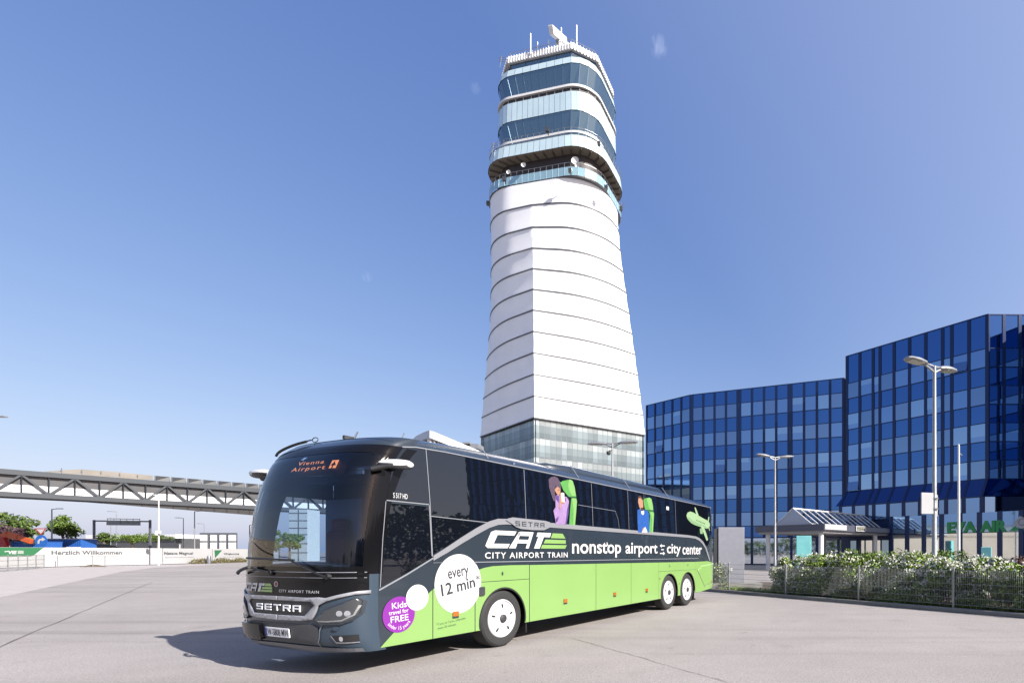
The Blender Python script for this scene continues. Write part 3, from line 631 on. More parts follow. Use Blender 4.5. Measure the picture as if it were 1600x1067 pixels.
for x, z in ((2.73, 1.33), (9.66, 1.30), (11.0, 1.30)):
    skin('lock', bus, M['ink'], [circle(x, z, .022, .035, 12)], Sd, 0.009, 0.1)
skin('filler_cap', bus, M['dark'], [rrect2(2.17, 2.29, 0.97, 1.12, .02)], Sd, 0.02, 0.1, thick=0.02)
skin('marker_light', bus, M['red'], [rrect2(10.31, 10.36, .72, .75, .005), rrect2(8.99, 9.03, .93, .97, .005)], Sd, 0.008)
for wx in WHX:                                         # dark arch lips
    arc_ = [(wx + .578 * math.cos(R(a)), .49 + .578 * math.sin(R(a))) for a in range(-10, 191, 8)]
    skin('arch_lip', bus, M['seam'], [strip(arc_, 0.03)], Sd, 0.006, 0.3)

# advert figures printed on the windows
M['ad_hair'] = mat('print hair', (0.045, 0.028, 0.05), 0.6, noise=0.35, nscale=30)
M['ad_skin'] = mat('print skin', (0.26, 0.135, 0.085), 0.5)
M['ad_lilac'] = mat('print lilac', (0.20, 0.13, 0.26), 0.5, noise=0.18, nscale=12)
M['ad_violet'] = mat('print violet', (0.06, 0.03, 0.13), 0.5)
M['ad_green'] = mat('print green', (0.055, 0.19, 0.04), 0.5, noise=0.1, nscale=6)
M['ad_green2'] = mat('print light green', (0.12, 0.25, 0.075), 0.5)
M['ad_greend'] = mat('print dark green', (0.008, 0.05, 0.014), 0.5)
M['ad_blue'] = mat('print blue', (0.010, 0.055, 0.22), 0.5, noise=0.18, nscale=10)
M['ad_mint'] = mat('print mint', (0.17, 0.26, 0.14), 0.5)
M['ad_mint2'] = mat('print mint shade', (0.12, 0.205, 0.105), 0.5)
M['ad_brown'] = mat('print brown', (0.035, 0.016, 0.01), 0.5)
ads = [M['ad_hair'], M['ad_skin'], M['ad_lilac'], M['ad_violet'], M['ad_green'], M['ad_green2'], M['ad_greend'], M['ad_blue'], M['decal_white'], M['ad_mint'], M['ad_mint2'], M['ad_brown']]
def pixside(px, py):                                   # photo pixel -> (x, z) on the coach's left side
    r = ((px - CX) / F, 1.0); e2 = (-E1.y, E1.x); w = 1.262
    ox, oy = BO.x - w * e2[0], BO.y - w * e2[1]
    det = r[0] * (-E1.y) + E1.x * r[1]; t = (ox * (-E1.y) + E1.x * oy) / det; a = (r[0] * oy - r[1] * ox) / det
    return (a, CH + (HY - py) / F * t)
def PS(pts): return [pixside(x, y) for x, y in pts]
def layers(name, ls):
    """printed figure: each colour of the print is a thin foil above the one before it"""
    mb = MB()
    for k, (pts, mi) in enumerate(ls):
        vs, fs = polymesh(PS(pts), 0.5); mb.add([Sd(u, v, 0.010 + 0.0012 * k) for u, v in vs], fs, mi)
    return mb.build(name, ads, bus)
cw = lambda x0, y0, k: (lambda L: [(x0 + x / k, y0 + y / k) for x, y in L])
q = cw(820, 730, 10.67)
layers('window_advert', [
    (q([(590, 250), (640, 225), (760, 200), (800, 225), (830, 330), (850, 480), (860, 560), (840, 700), (825, 960), (815, 975), (725, 975), (745, 720), (770, 505), (720, 480), (640, 380)]), 4),
    (q([(740, 205), (765, 202), (800, 225), (830, 330), (850, 480), (780, 470), (740, 400), (720, 300)]), 5),
    (q([(775, 505), (850, 520), (862, 560), (845, 740), (820, 965), (790, 970), (800, 700)]), 5),
    (q([(750, 490), (850, 488), (855, 510), (770, 512)]), 6),
    (q([(395, 200), (430, 165), (490, 148), (545, 170), (585, 240), (600, 330), (590, 400), (545, 330), (510, 300), (490, 360), (500, 470), (490, 570), (465, 550), (430, 440), (400, 330)]), 0),
    (q([(500, 480), (540, 450), (600, 480), (690, 490), (725, 560), (715, 740), (670, 950), (500, 955), (490, 860), (462, 720), (500, 660)]), 2),
    (q([(500, 470), (560, 475), (560, 590), (530, 560), (505, 530)]), 3), (q([(650, 520), (668, 500), (672, 560), (630, 605), (610, 600)]), 3), (q([(690, 700), (720, 600), (712, 760), (675, 948), (655, 950), (680, 800)]), 3),
    (q([(482, 370), (500, 335), (540, 310), (578, 345), (585, 400), (570, 450), (550, 470), (515, 430)]), 1),
    (q([(490, 345), (520, 300), (560, 300), (585, 345), (575, 350), (540, 320), (505, 350), (485, 380)]), 0), (q([(540, 372), (565, 368), (570, 378), (545, 382)]), 11),
    (q([(575, 430), (610, 415), (645, 430), (650, 600), (620, 600), (595, 590), (570, 700), (550, 650), (570, 560)]), 1),
    (q([(590, 430), (640, 425), (648, 580), (600, 570)]), 8),
    (q([(500, 850), (545, 820), (520, 900), (500, 910)]), 3)])
q = cw(970, 760, 13.33)
layers('window_advert', [
    (q([(470, 270), (500, 245), (600, 225), (640, 260), (665, 400), (670, 510), (685, 560), (670, 750), (655, 962), (575, 962), (600, 600), (590, 530), (500, 470), (480, 380)]), 4),
    (q([(540, 245), (600, 230), (640, 262), (665, 400), (670, 500), (620, 500), (570, 400)]), 5), (q([(610, 540), (650, 525), (682, 560), (668, 750), (652, 960), (625, 960), (640, 700)]), 5), (q([(505, 480), (675, 490), (672, 515), (520, 510)]), 6),
    (q([(335, 490), (385, 465), (480, 480), (540, 500), (580, 560), (575, 950), (345, 955), (333, 760)]), 7),
    (q([(360, 250), (385, 225), (430, 235), (455, 300), (460, 420), (440, 490), (415, 500), (380, 430), (355, 330)]), 1),
    (q([(345, 240), (360, 200), (390, 185), (425, 200), (450, 250), (440, 270), (400, 230), (365, 250)]), 11), (q([(400, 440), (440, 440), (462, 420), (460, 490), (430, 520), (415, 500)]), 11),
    (q([(410, 510), (470, 500), (470, 560), (445, 595), (415, 560)]), 8), (q([(410, 950), (490, 835), (535, 950)]), 8), (q([(415, 920), (440, 860), (475, 850), (430, 935)]), 1)])
q = cw(1060, 780, 15.24)
layers('window_advert', [
    (q([(385, 190), (410, 190), (440, 270), (478, 380), (430, 390), (405, 290)]), 9),
    (q([(695, 490), (715, 410), (735, 410), (728, 470), (712, 540)]), 9), (q([(700, 660), (725, 680), (745, 740), (730, 745)]), 9),
    (q([(495, 700), (520, 680), (570, 720), (570, 800), (545, 822), (505, 815)]), 10),
    (q([(185, 370), (215, 310), (280, 285), (350, 310), (480, 390), (620, 470), (700, 510), (735, 560), (745, 620), (710, 680), (640, 695), (560, 660), (470, 640), (380, 610), (290, 560), (215, 480), (190, 420)]), 9),
    (q([(215, 480), (290, 560), (380, 610), (470, 640), (560, 660), (640, 695), (690, 690), (600, 620), (450, 560), (330, 500), (250, 430), (200, 420)]), 10),
    (q([(505, 620), (590, 650), (650, 820), (688, 960), (655, 985), (600, 850), (560, 740)]), 9)] +
    [(q([(415 + 31 * k, 480 + 13 * k), (427 + 31 * k, 486 + 13 * k), (427 + 31 * k, 512 + 13 * k), (415 + 31 * k, 506 + 13 * k)]), 6) for k in range(7)])
skin('window_sticker', bus, M['decal_white'], [rrect2(*sorted((pixside(1041, 795)[0], pixside(1045, 795)[0])), pixside(1043, 796.5)[1], pixside(1043, 791)[1], .02)], Sd, 0.010)

# roof pod, roof fittings
mb = MB(); rs = []
for x, wq, zt in ((4.2, .55, 3.60), (4.5, .95, 3.67), (5.2, 1.02, 3.72), (7.5, 1.02, 3.72), (9.6, 1.0, 3.70), (10.2, .8, 3.62)):
    rs.append([(x, wq * math.copysign(abs(math.cos(a)) ** .6, math.cos(a)), 3.50 + (zt - 3.50) * max(0, math.sin(a)) ** .55) for a in [math.pi * k / 14 for k in range(15)]])
mb.rings(rs, 0, close=False); mb.build('air_conditioner', M['slate'], bus, smooth=True, angle=60)
for x in (2.45, 5.15, 7.4, 9.7):
    mb = MB(); mb.tube([(x, -1.22, 3.36), (x, -1.12, 3.50), (x, -1.0, 3.60 if x < 4 else 3.66)], .008, 5); mb.build('roof_joint', M['line_white'], bus)
mb = MB(); mb.box((1.0, 0.35, 3.58), (.16, .05, .06)); mb.tube([(1.05, .3, 3.55), (1.12, .3, 3.70)], .012, 5); mb.tube([(1.3, -.5, 3.55), (1.35, -.5, 3.66)], .008, 5); mb.build('roof_antenna', M['dark'], bus)

# wheels
def wheel(x, side, label=None):
    w = part_empty('wheel', bus, (x, side * 1.10, 0.515), 0.0 if side < 0 else math.pi)
    mb = MB(); prof = [(0.345, -.135), (0.36, -.15), (0.42, -.158), (0.475, -.152), (0.505, -.125), (0.515, -.08), (0.515, .08), (0.505, .13), (0.42, .155), (0.34, .13), (0.33, 0), (0.345, -.135)]
    mb.lathe(prof, axis='y', n=48); mb.build('tyre', M['rubber'], w, smooth=True, angle=35)
    mb = MB(); mb.lathe([(0.348, -.135), (0.338, -.150), (0.325, -.150), (0.31, -.130), (0.295, -.128), (0.21, -.150), (0.13, -.158), (0.0, -.158)], axis='y', n=48); mb.build('rim', M['rim'], w, smooth=True, angle=35)
    mb = MB()
    for k in range(5):
        a = R(72 * k + 20); c = Vector((math.cos(a) * .225, -.152, math.sin(a) * .225)); t = Vector((math.cos(a), 0, math.sin(a)))
        mb.beam(c - t * .03, c + t * .035, .022, .022)
    mb.build('rim_slot', M['black'], w)
    mb = MB(); mb.lathe([(0.075, -.15), (0.072, -.185), (0.055, -.195), (0, -.195)], axis='y', n=24); mb.build('hub', M['hub'], w, smooth=True)
    return w
for x in WHX:
    for s in (-1, 1): wheel(x, s)
for x in (3.42, 11.62):
    mb = MB(); mb.box((x, -1.02, .34), (.03, .42, .34)); mb.build('mudflap', M['black'], bus)

# ------------------------------------------------------------------ control tower
M['membrane'] = mat('white membrane', (0.74, 0.745, 0.76), 0.6, noise=0.05, nscale=0.25)
M['joint_grey'] = mat('membrane joint', (0.06, 0.064, 0.072), 0.5)
M['teal_pane'] = mat('pale teal glass', (0.30, 0.46, 0.49), 0.12, 0.45, noise=0.05, nscale=0.6, spec=0.8)
M['teal_light'] = mat('light teal panel', (0.60, 0.73, 0.72), 0.22, 0.45, noise=0.05, nscale=0.5)
M['band_glass'] = mat('blue control room glass', (0.125, 0.19, 0.245), 0.05, 0.8)
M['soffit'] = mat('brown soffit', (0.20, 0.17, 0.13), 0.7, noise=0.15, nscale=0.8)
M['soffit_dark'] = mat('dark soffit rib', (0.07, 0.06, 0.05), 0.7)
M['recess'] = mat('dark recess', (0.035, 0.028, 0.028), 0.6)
def base_glass_mat():
    m = bpy.data.materials.new('tower curtain wall'); m.use_nodes = True
    n, l = m.node_tree.nodes, m.node_tree.links; b = n['Principled BSDF']; b.inputs['Roughness'].default_value = 0.12; b.inputs['Metallic'].default_value = 0.25
    g = n.new('ShaderNodeNewGeometry'); sp = n.new('ShaderNodeSeparateXYZ'); tc = n.new('ShaderNodeTexCoord'); l.new(tc.outputs['Object'], sp.inputs[0])
    md = n.new('ShaderNodeMath'); md.operation = 'MULTIPLY'; md.inputs[1].default_value = 1 / 3.9; l.new(sp.outputs['Z'], md.inputs[0])
    fr = n.new('ShaderNodeMath'); fr.operation = 'FRACT'; l.new(md.outputs[0], fr.inputs[0])
    cr = n.new('ShaderNodeValToRGB'); cr.color_ramp.interpolation = 'CONSTANT'
    cr.color_ramp.elements[0].color = (0.27, 0.31, 0.315, 1); cr.color_ramp.elements[1].position = 0.30; cr.color_ramp.elements[1].color = (0.13, 0.17, 0.185, 1)
    e = cr.color_ramp.elements.new(0.62); e.color = (0.17, 0.215, 0.23, 1)
    l.new(fr.outputs[0], cr.inputs[0]); hv = n.new('ShaderNodeHueSaturation'); l.new(cr.outputs[0], hv.inputs['Color'])
    mr = n.new('ShaderNodeMapRange'); mr.inputs[3].default_value = 0.72; mr.inputs[4].default_value = 1.22; l.new(g.outputs['Random Per Island'], mr.inputs[0]); l.new(mr.outputs[0], hv.inputs['Value'])
    l.new(hv.outputs[0], b.inputs['Base Color']); return m
M['base_glass'] = base_glass_mat()
TC, TL, TR_ = Vector((-32.05, 108.0)), Vector((-50.1, 126.1)), Vector((-11.3, 124.0)); TB = TL + TR_ - TC
HCN, D1 = Vector((-30.25, 120.0)), Vector((0.974, -0.228)).normalized(); D2 = Vector((-D1.y, D1.x))
NU = 120
def quarter_head(off, hw=11.0, hd=8.0, r=4.5, sh=0.0):
    """rounded rectangle, starting mid front wall and running to the right"""
    hw, hd, r = hw + off, hd + off, max(0.6, r + off); out = []
    segs = [((0, -hd), (hw, 0)), ((hw, 0), (0, hd)), ((0, hd), (-hw, 0)), ((-hw, 0), (0, -hd))]
    cs = [(1, -1), (1, 1), (-1, 1), (-1, -1)]
    for q in range(4):
        sx, sy = cs[q]; (ax, ay), (bx, by) = segs[q]
        pts = [(ax, ay)]
        ccx, ccy = sx * (hw - r), sy * (hd - r); a0 = {0: -90, 1: 0, 2: 90, 3: 180}[q]
        for k in range(13): a = R(a0 + 90 * k / 12); pts.append((ccx + r * math.cos(a), ccy + r * math.sin(a)))
        pts.append((bx, by))
        L = [0]
        for i in range(1, len(pts)): L.append(L[-1] + math.dist(pts[i], pts[i - 1]))
        n = NU // 4
        for k in range(n):
            s = L[-1] * k / n; i = 1
            while L[i] < s: i += 1
            t = (s - L[i - 1]) / max(1e-9, L[i] - L[i - 1]); x = pts[i - 1][0] + (pts[i][0] - pts[i - 1][0]) * t; y = pts[i - 1][1] + (pts[i][1] - pts[i - 1][1]) * t
            out.append(HCN + D1 * (x + sh) + D2 * y)
    return out
def head(off, z): return [(p.x, p.y, z) for p in quarter_head(off, 11.0 + (.35 if off > 1.3 else 0), 8.0, 4.5, -.35 if off > 1.3 else 0)]
def base(z, off=0.0):
    cs = [TC, TR_, TB, TL]; c = (TC + TR_ + TB + TL) / 4; out = []
    for q in range(4):
        a, b = cs[q], cs[(q + 1) % 4]
        for k in range(NU // 4):
            p = a.lerp(b, k / (NU // 4)); p = p + (p - c).normalized() * off; out.append((p.x, p.y, z))
    return out
Z0, Z1 = 28.6, 77.4
hd_ = quarter_head(1.9, 11.8, 8.0, 6.6, -0.8); bs_ = base(0)
RZ = [28.6, 33.0, 37.4, 41.8, 46.2, 50.6, 54.9, 59.2, 63.5, 67.9, 72.6, 77.4]
def skin_ring(z, off=0.0):
    t = max(0.0, (z - Z0) / (Z1 - Z0)); g = t ** 1.08
    out = []
    for p, q in zip(bs_, hd_):
        v = Vector((p[0], p[1])).lerp(q, g)
        if off: v = v + (v - HCN).normalized() * off
        out.append((v.x, v.y, z))
    return out
tower = thing('control_tower', 'tall twisted white airport control tower with dark blue glass bands at its head', 'tower', (0, 0, 0))
mb = MB(); rs = []
for a, b2 in zip(RZ, RZ[1:]):
    for k in range(6):
        t = k / 6; sc_ = math.sin(math.pi * t); rs.append(skin_ring(a + (b2 - a) * t, -0.13 * sc_))
rs.append(skin_ring(77.4)); mb.rings(rs); mb.build('membrane', M['membrane'], tower, smooth=True, angle=24)
for z in RZ[:-1]:
    mb = MB(); mb.rings([skin_ring(z - .12, .04), skin_ring(z - .12, .12), skin_ring(z + .12, .12), skin_ring(z + .12, .04)]); mb.build('membrane_joint', M['joint_grey'], tower)
mb = MB(); cs = [TC, TR_, TB, TL]                       # glazed base
for q in range(4):
    a, b2 = cs[q], cs[(q + 1) % 4]; n = 22; L = (b2 - a).length; t = (b2 - a) / L; nn = Vector((t.y, -t.x))
    for i in range(n):
        p, r_ = a + t * (L * i / n + .05) - nn * .4, a + t * (L * (i + 1) / n - .05) - nn * .4
        for z0, z1 in ((0, 5), (5, 9), (9, 13), (13, 17.0), (17.05, 20.9), (20.95, 24.7), (24.75, 28.5)):
            dz = .0
            mb.quad((p.x, p.y, z0), (r_.x, r_.y, z0), (r_.x, r_.y, z1 - .05), (p.x, p.y, z1 - .05))
mb.build('base_glazing', M['base_glass'], tower)
mb = MB(); c4 = (TC + TR_ + TB + TL) / 4; mb.prism([tuple(c4 + (p - c4) * .965) for p in cs], 0, 28.55); mb.build('base_core', M['grey'], tower)
def ring_wall(name, prof, m, seg=None):
    mb = MB(); mb.rings([head(o, z) for o, z in prof]); return mb.build(name, m, tower, smooth=True, angle=30)
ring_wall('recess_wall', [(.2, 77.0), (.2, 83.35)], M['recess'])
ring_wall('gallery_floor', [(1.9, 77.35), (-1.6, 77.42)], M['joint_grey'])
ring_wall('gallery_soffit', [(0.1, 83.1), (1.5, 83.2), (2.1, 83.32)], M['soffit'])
def paneled(name, prof, m, step, gap=.05, mull=None, mullw=.12):
    """a ring of separate glass or metal panels following the head's outline"""
    mb = MB(); lo, hi = [head(o, z) for o, z in prof]; n = len(lo)
    for i in range(0, n, step):
        j = (i + step) % n; a, b_, c_, d = Vector(lo[i]), Vector(lo[j]), Vector(hi[j]), Vector(hi[i])
        g = gap / max(.1, (b_ - a).length); mb.quad(a.lerp(b_, g), b_.lerp(a, g), c_.lerp(d, g), d.lerp(c_, g))
    o = mb.build(name, m, tower)
    if mull:
        mb = MB()
        for i in range(0, n, step): mb.beam(lo[i], hi[i], mullw, mullw)
        mb.build('mullion', mull, tower)
    return o
M['mull'] = mat('pale mullion', (0.35, 0.4, 0.42), 0.4, 0.3)
M['mulldark'] = mat('dark mullion', (0.07, 0.12, 0.17), 0.4, 0.5)
ring_wall('head_core', [(-.9, 83.3), (-.9, 102.4)], M['dark'])
i_, o_ = head(.4, 82.95), head(2.0, 83.15)
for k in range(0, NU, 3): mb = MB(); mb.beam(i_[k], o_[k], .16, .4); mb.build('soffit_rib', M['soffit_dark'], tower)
mb = MB(); r_ = head(1.75, 80.3)
for k in range(0, NU, 2): mb.beam(r_[k], r_[(k + 2) % NU], .05, .05); mb.beam(Vector(r_[k]) - Vector((0, 0, 1.4)), r_[k], .05, .05)
mb.build('gallery_rail', M['galv'], tower)
mb = MB(); r_ = head(2.0, 87.2)
for k in range(0, NU, 2):
    for dz in (0, -.55): mb.beam(Vector(r_[k]) + Vector((0, 0, dz)), Vector(r_[(k + 2) % NU]) + Vector((0, 0, dz)), .045, .045)
    mb.beam(Vector(r_[k]) - Vector((0, 0, 1.2)), r_[k], .05, .05)
mb.build('balcony_railing', M['galv'], tower)
paneled('balustrade', [(1.95, 77.6), (1.95, 79.3)], M['teal_pane'], 2, .03, M['mull'], .08)
paneled('balcony_fascia', [(2.25, 83.3), (1.9, 86.0)], M['teal_light'], 2, .03)
ring_wall('balcony_floor', [(2.0, 85.9), (-.8, 86.0)], M['grey'])
ring_wall('balcony_rail', [(1.0, 86.95), (1.08, 86.95), (1.08, 87.4), (1.0, 87.4)], M['white'])
paneled('slot_window', [(0.3, 86.0), (0.3, 86.8)], M['recess'], 3, .1)
paneled('window_band', [(-.35, 87.5), (0.75, 91.7)], M['band_glass'], 3, .02, M['mulldark'], .07)
paneled('panel_band', [(0.85, 91.7), (0.75, 95.6)], M['teal_light'], 2, .03)
paneled('slot_window', [(0.5, 95.55), (0.5, 96.4)], M['recess'], 3, .1, M['mull'], .12)
ring_wall('ledge', [(0.4, 96.55), (0.85, 96.55), (0.85, 97.0), (-.4, 97.1)], M['white'])
paneled('window_band', [(-.35, 97.1), (0.75, 101.3)], M['band_glass'], 3, .02, M['mulldark'], .07)
paneled('parapet', [(0.85, 101.3), (0.6, 102.7)], M['teal_light'], 3, .03)
ring_wall('head_roof', [(.55, 102.65), (-9, 102.65)], M['grey'])
def octo(hw, hd, ch, z, cx=.0):
    pts = [(-hw + ch, -hd), (hw - ch, -hd), (hw, -hd + ch), (hw, hd - ch), (hw - ch, hd), (-hw + ch, hd), (-hw, hd - ch), (-hw, -hd + ch)]
    return [((HCN + D1 * (x + cx) + D2 * y).x, (HCN + D1 * (x + cx) + D2 * y).y, z) for x, y in pts]
mb = MB(); mb.rings([octo(10.3, 7.5, 3.6, 102.6), octo(10.7, 7.9, 3.7, 104.5)]); mb.build('cab_glazing', M['band_glass'], tower)
mb = MB(); lo, hi = octo(10.32, 7.52, 3.6, 102.6), octo(10.72, 7.92, 3.7, 104.5)
for i in range(8):
    for k in range(4):
        a = Vector(lo[i]).lerp(Vector(lo[(i + 1) % 8]), k / 4); b2 = Vector(hi[i]).lerp(Vector(hi[(i + 1) % 8]), k / 4); mb.beam(a, b2, .14, .14)
mb.build('mullion', M['mulldark'], tower)
mb = MB(); mb.rings([octo(10.6, 7.8, 3.7, 104.5), octo(11.3, 8.4, 3.9, 104.4), octo(11.1, 8.2, 3.8, 105.9), octo(10.5, 7.8, 3.6, 106.0)], 0, True, True)
for i in range(8):
    a, b2 = Vector(octo(11.38, 8.48, 3.9, 104.4)[i]), Vector(octo(11.38, 8.48, 3.9, 104.4)[(i + 1) % 8]); c_, d_ = Vector(octo(11.18, 8.28, 3.8, 105.9)[i]), Vector(octo(11.18, 8.28, 3.8, 105.9)[(i + 1) % 8])
    n = int((b2 - a).length / .62)
    for k in range(n): mb.beam(a.lerp(b2, (k + .5) / n), c_.lerp(d_, (k + .5) / n), .26, .16)
mb.build('crown', M['white'], tower)
top_c = W(882, 66, 112); radar = part_empty('radar', tower, (0, 0, 0))
mb = MB(); p0, p1 = W(861, 47, 110), W(883, 66, 118); mb.beam(p0, p1, 1.0, 1.5); mb.build('radar_bar', M['white'], radar, bevel=.1)
mb = MB(); mb.tube([(p0 + p1) / 2 - Vector((0, 0, 4.5)), (p0 + p1) / 2], .5, 10); mb.build('radar_mast', M['galv'], radar)
mb = MB(); rail = octo(10.6, 7.9, 3.6, 106.9)
for i in range(8):
    a, b2 = Vector(rail[i]), Vector(rail[(i + 1) % 8]); mb.tube([a, b2], .05, 5)
    for k in range(4): c_ = a.lerp(b2, k / 4); mb.tube([c_ - Vector((0, 0, 1)), c_], .05, 5)
mb.build('roof_rail', M['galv'], tower)
for (px, y0, y1, d) in ((829, 79, 53, 112), (901, 68, 40, 112), (877, 66, 44, 113), (840, 76, 66, 112), (857, 72, 63, 112)):
    mb = MB(); mb.tube([W(px, y0 + 6, d), W(px, y1, d)], .14 if y0 - y1 > 15 else .1, 6); mb.build('antenna', M['white'], tower)
for (px, py, d, r) in ((898.5, 251, 110, .75), (902, 258, 110, .5), (818, 258, 111.5, .5), (794.5, 269, 112.5, .42)):
    mb = MB(); c0 = W(px, py, d - 1.2)
    prof = [(0, 0), (r * .5, .05), (r * .85, .15), (r, .3)]
    mb.lathe([(a, .25 - h) for a, h in prof], tuple(c0), 'y', 20); mb.build('dish_antenna', M['white'], tower, smooth=True)
for (px, py, d) in ((891, 267, 106.7), (788, 280, 109.5), (947, 293, 110), (763, 318, 112), (970, 326, 121), (855, 203, 106.5), (935, 225, 111)):
    mb = MB(); c0 = W(px, py, d); mb.box(c0, (.7, .5, .8)); mb.tube([c0, c0 + Vector((0, .9, -.4))], .1, 6); mb.build('floodlight', M['dark'], tower)
for (px, py, d) in ((971, 325, 123), (957, 220, 124), (954, 153, 124), (772, 232, 113), (784, 97, 113)):
    mb = MB(); c0 = W(px, py, d); mb.tube([c0 - Vector((.4, 0, 1.2)), c0 + Vector((0, 0, 1.2))], .06, 5)
    for k in range(3): mb.tube([c0 + Vector((-.6, 0, .1 + .4 * k)), c0 + Vector((.8, 0, .1 + .4 * k))], .05, 5)
    mb.build('antenna', M['galv'], tower)

# ------------------------------------------------------------------ blue glass offices
def mirror_mat(name, col, rough, metal=1.0, isl=0.12):
    m = mat(name, col, rough, metal, island=isl, hue=0.004); return m
M['spandrel'] = mirror_mat('blue spandrel glass', (0.070, 0.155, 0.36), 0.05)
M['spandrel_b'] = mirror_mat('deep blue skirt glass', (0.035, 0.075, 0.20), 0.08)
M['pane'] = mirror_mat('blue grey window glass', (0.20, 0.31, 0.50), 0.04)
M['pane_b'] = mirror_mat('dull window glass', (0.19, 0.275, 0.42), 0.04)
M['pane_c'] = mirror_mat('pale blinds behind glass', (0.29, 0.41, 0.56), 0.06)
M['navy'] = mat('navy mullion', (0.006, 0.020, 0.075), 0.3, 0.3)
M['shopglass'] = mirror_mat('clear shopfront glass', (0.55, 0.60, 0.66), 0.03, 1.0, 0.05)
M['dullwhite'] = mat('weathered white', (0.30, 0.30, 0.31), 0.6, noise=0.08, nscale=2)
class Facade:
    def __init__(s, A, B, root): s.A = Vector(A); s.B = Vector(B); s.L = (s.B - s.A).length; s.t = (s.B - s.A) / s.L; s.n = Vector((s.t.y, -s.t.x)); s.root = root
    def P(s, x, z, o=0.0): p = s.A + s.t * x + s.n * o; return Vector((p.x, p.y, z))
    def slab(s, mb, x0, x1, z0, z1, o0, o1, m=0, lean=0.0, tilt=(0, 0)):
        q = []
        for o in (o0, o1):
            for k, (x, z) in enumerate(((x0, z0), (x1, z0), (x1, z1), (x0, z1))):
                oo = o + (lean if k > 1 else 0) + tilt[0] * (1 if k in (1, 2) else -1) + tilt[1] * (1 if k > 1 else -1); q.append(s.P(x, z, oo))
        mb.add(q, [(3, 2, 1, 0), (4, 5, 6, 7), (0, 1, 5, 4), (1, 2, 6, 5), (2, 3, 7, 6), (3, 0, 4, 7)], m)
def grid_facade(fc, cols, rows, root, winrows, mw=.28):
    """cols: x edges; rows: z edges from the top down; winrows: row numbers that are windows (each pane its own part)"""
    mb = MB(); mm = MB()
    fc.slab(mb, cols[0], cols[-1], rows[-1], rows[0], 0, .03); mb.build('curtain_wall', M['spandrel'], root)
    for i in range(len(cols) - 1):
        for j in winrows:
            x0, x1, z1, z0 = cols[i] + .02, cols[i + 1] - .02, rows[j] - .02, rows[j + 1] + .02
            w = MB(); fc.slab(w, x0, x1, z0, z1, .02, .07, 0, 0, (rnd.gauss(0, .005), rnd.gauss(0, .005)))
            r = rnd.random(); wo = w.build('window', M['pane_c'] if r < .08 else M['pane_b'] if r < .5 else M['pane'], root)
            if .62 < r < .80: w = MB(); fc.slab(w, x0 + .12, x1 - .12, z1 - (z1 - z0) * rnd.choice((.35, .5, .7)), z1 - .02, .072, .08); w.build('blind', M['pane_c'], wo)
            elif .80 < r < .815: w = MB(); fc.slab(w, x0 + .15, x1 - .15, z0 + .1, z1 - .1, .075, .10, 0, .0, (0, -.14)); w.build('open_sash', M['pane_b'], wo)
    for i, x in enumerate(cols): fc.slab(mm, x - mw / 2, x + mw / 2, rows[-1], rows[0] + .02, -.02, .12)
    for z in rows: fc.slab(mm, cols[0], cols[-1], z - .045, z + .045, -.03, .095)
    mm.build('mullion', M['navy'], root)
def shop_row(fc, cols, root, o, z0, z1, ztop, mw=.3):
    mm = MB()
    for i in range(len(cols) - 1):
        w = MB(); fc.slab(w, cols[i] + .02, cols[i + 1] - .02, z0, z1, o, o + .05, 0, 0, (rnd.gauss(0, .004), 0)); w.build('shop_window', M['shopglass'], root)
    for x in cols: fc.slab(mm, x - mw / 2, x + mw / 2, 0, ztop, o - .1, o + .16)
    fc.slab(mm, cols[0], cols[-1], -.1, z0 - .01, o - .1, o + .1); mm.build('mullion', M['navy'], root)
offices = thing('office_building', 'lower curved blue mirror glass office wing right of the tower', 'building', (0, 0, 0))
PA, PB, PC_ = Vector((-6.9, 78.5)), Vector((-0.5, 73.2)), Vector((18.6, 66.0))
rowsL = [23.0 - 1.79 * k for k in range(11)] + [3.6]
f0 = Facade(PA, PB, offices); f1 = Facade(PB, PC_, offices)
c0 = [f0.L * k / 5 for k in range(6)]; grid_facade(f0, c0, rowsL, offices, (1, 3, 5, 7, 9))
c1 = []; x = .25
for g in range(3):
    w_ = (f1.L - .25) / 3; c1 += [x + (w_ - .35) * k / 4 for k in range(5)]; x += w_
grid_facade(f1, c1, rowsL, offices, (1, 3, 5, 7, 9), mw=.32)
shop_row(f1, c1[::2], offices, .02, .2, 3.5, 3.6); shop_row(f0, c0[::2] + [c0[-1]], offices, .02, .2, 3.5, 3.6)
mb = MB(); i0 = -f0.n * .12; i1 = -f1.n * .12
mb.prism([tuple(PA + i0), tuple(PB + i0), tuple(PC_ + i1), tuple(PC_ + Vector((6, 16))), tuple(PA + Vector((6, 18)))], 0, 22.95)
mb.build('wall', M['navy'], offices)
PD, PE = Vector((17.9, 63.3)), Vector((28.3, 52.2))
block = thing('office_building', 'taller blue mirror glass office block at the right edge, green letters on its base', 'building', (0, 0, 0))
f2 = Facade(PD, PE, block); u = f2.L / 9.2
c2 = [0.05]
for w_ in (1, 1, .5, 1, 1.05, 1.05, 1.05, .55, 1, 1): c2.append(c2[-1] + u * w_)
rowsR = [24.65, 21.4] + [21.4 - 1.8 * k for k in range(1, 8)]
grid_facade(f2, c2, rowsR, block, (1, 3, 5, 7), .32)
PF = Vector((34.6, 52.3)); f3 = Facade(PE + Vector((.1, 0)), PF, block); c3 = [f3.L * k / 4 for k in range(5)]; grid_facade(f3, c3, rowsR, block, (1, 3, 5, 7), .3)
PG = Vector((31.2, 45.0)); f4 = Facade(PF, PG, block); grid_facade(f4, [f4.L * k / 3 for k in range(4)], rowsR, block, (1, 3, 5, 7), .3)
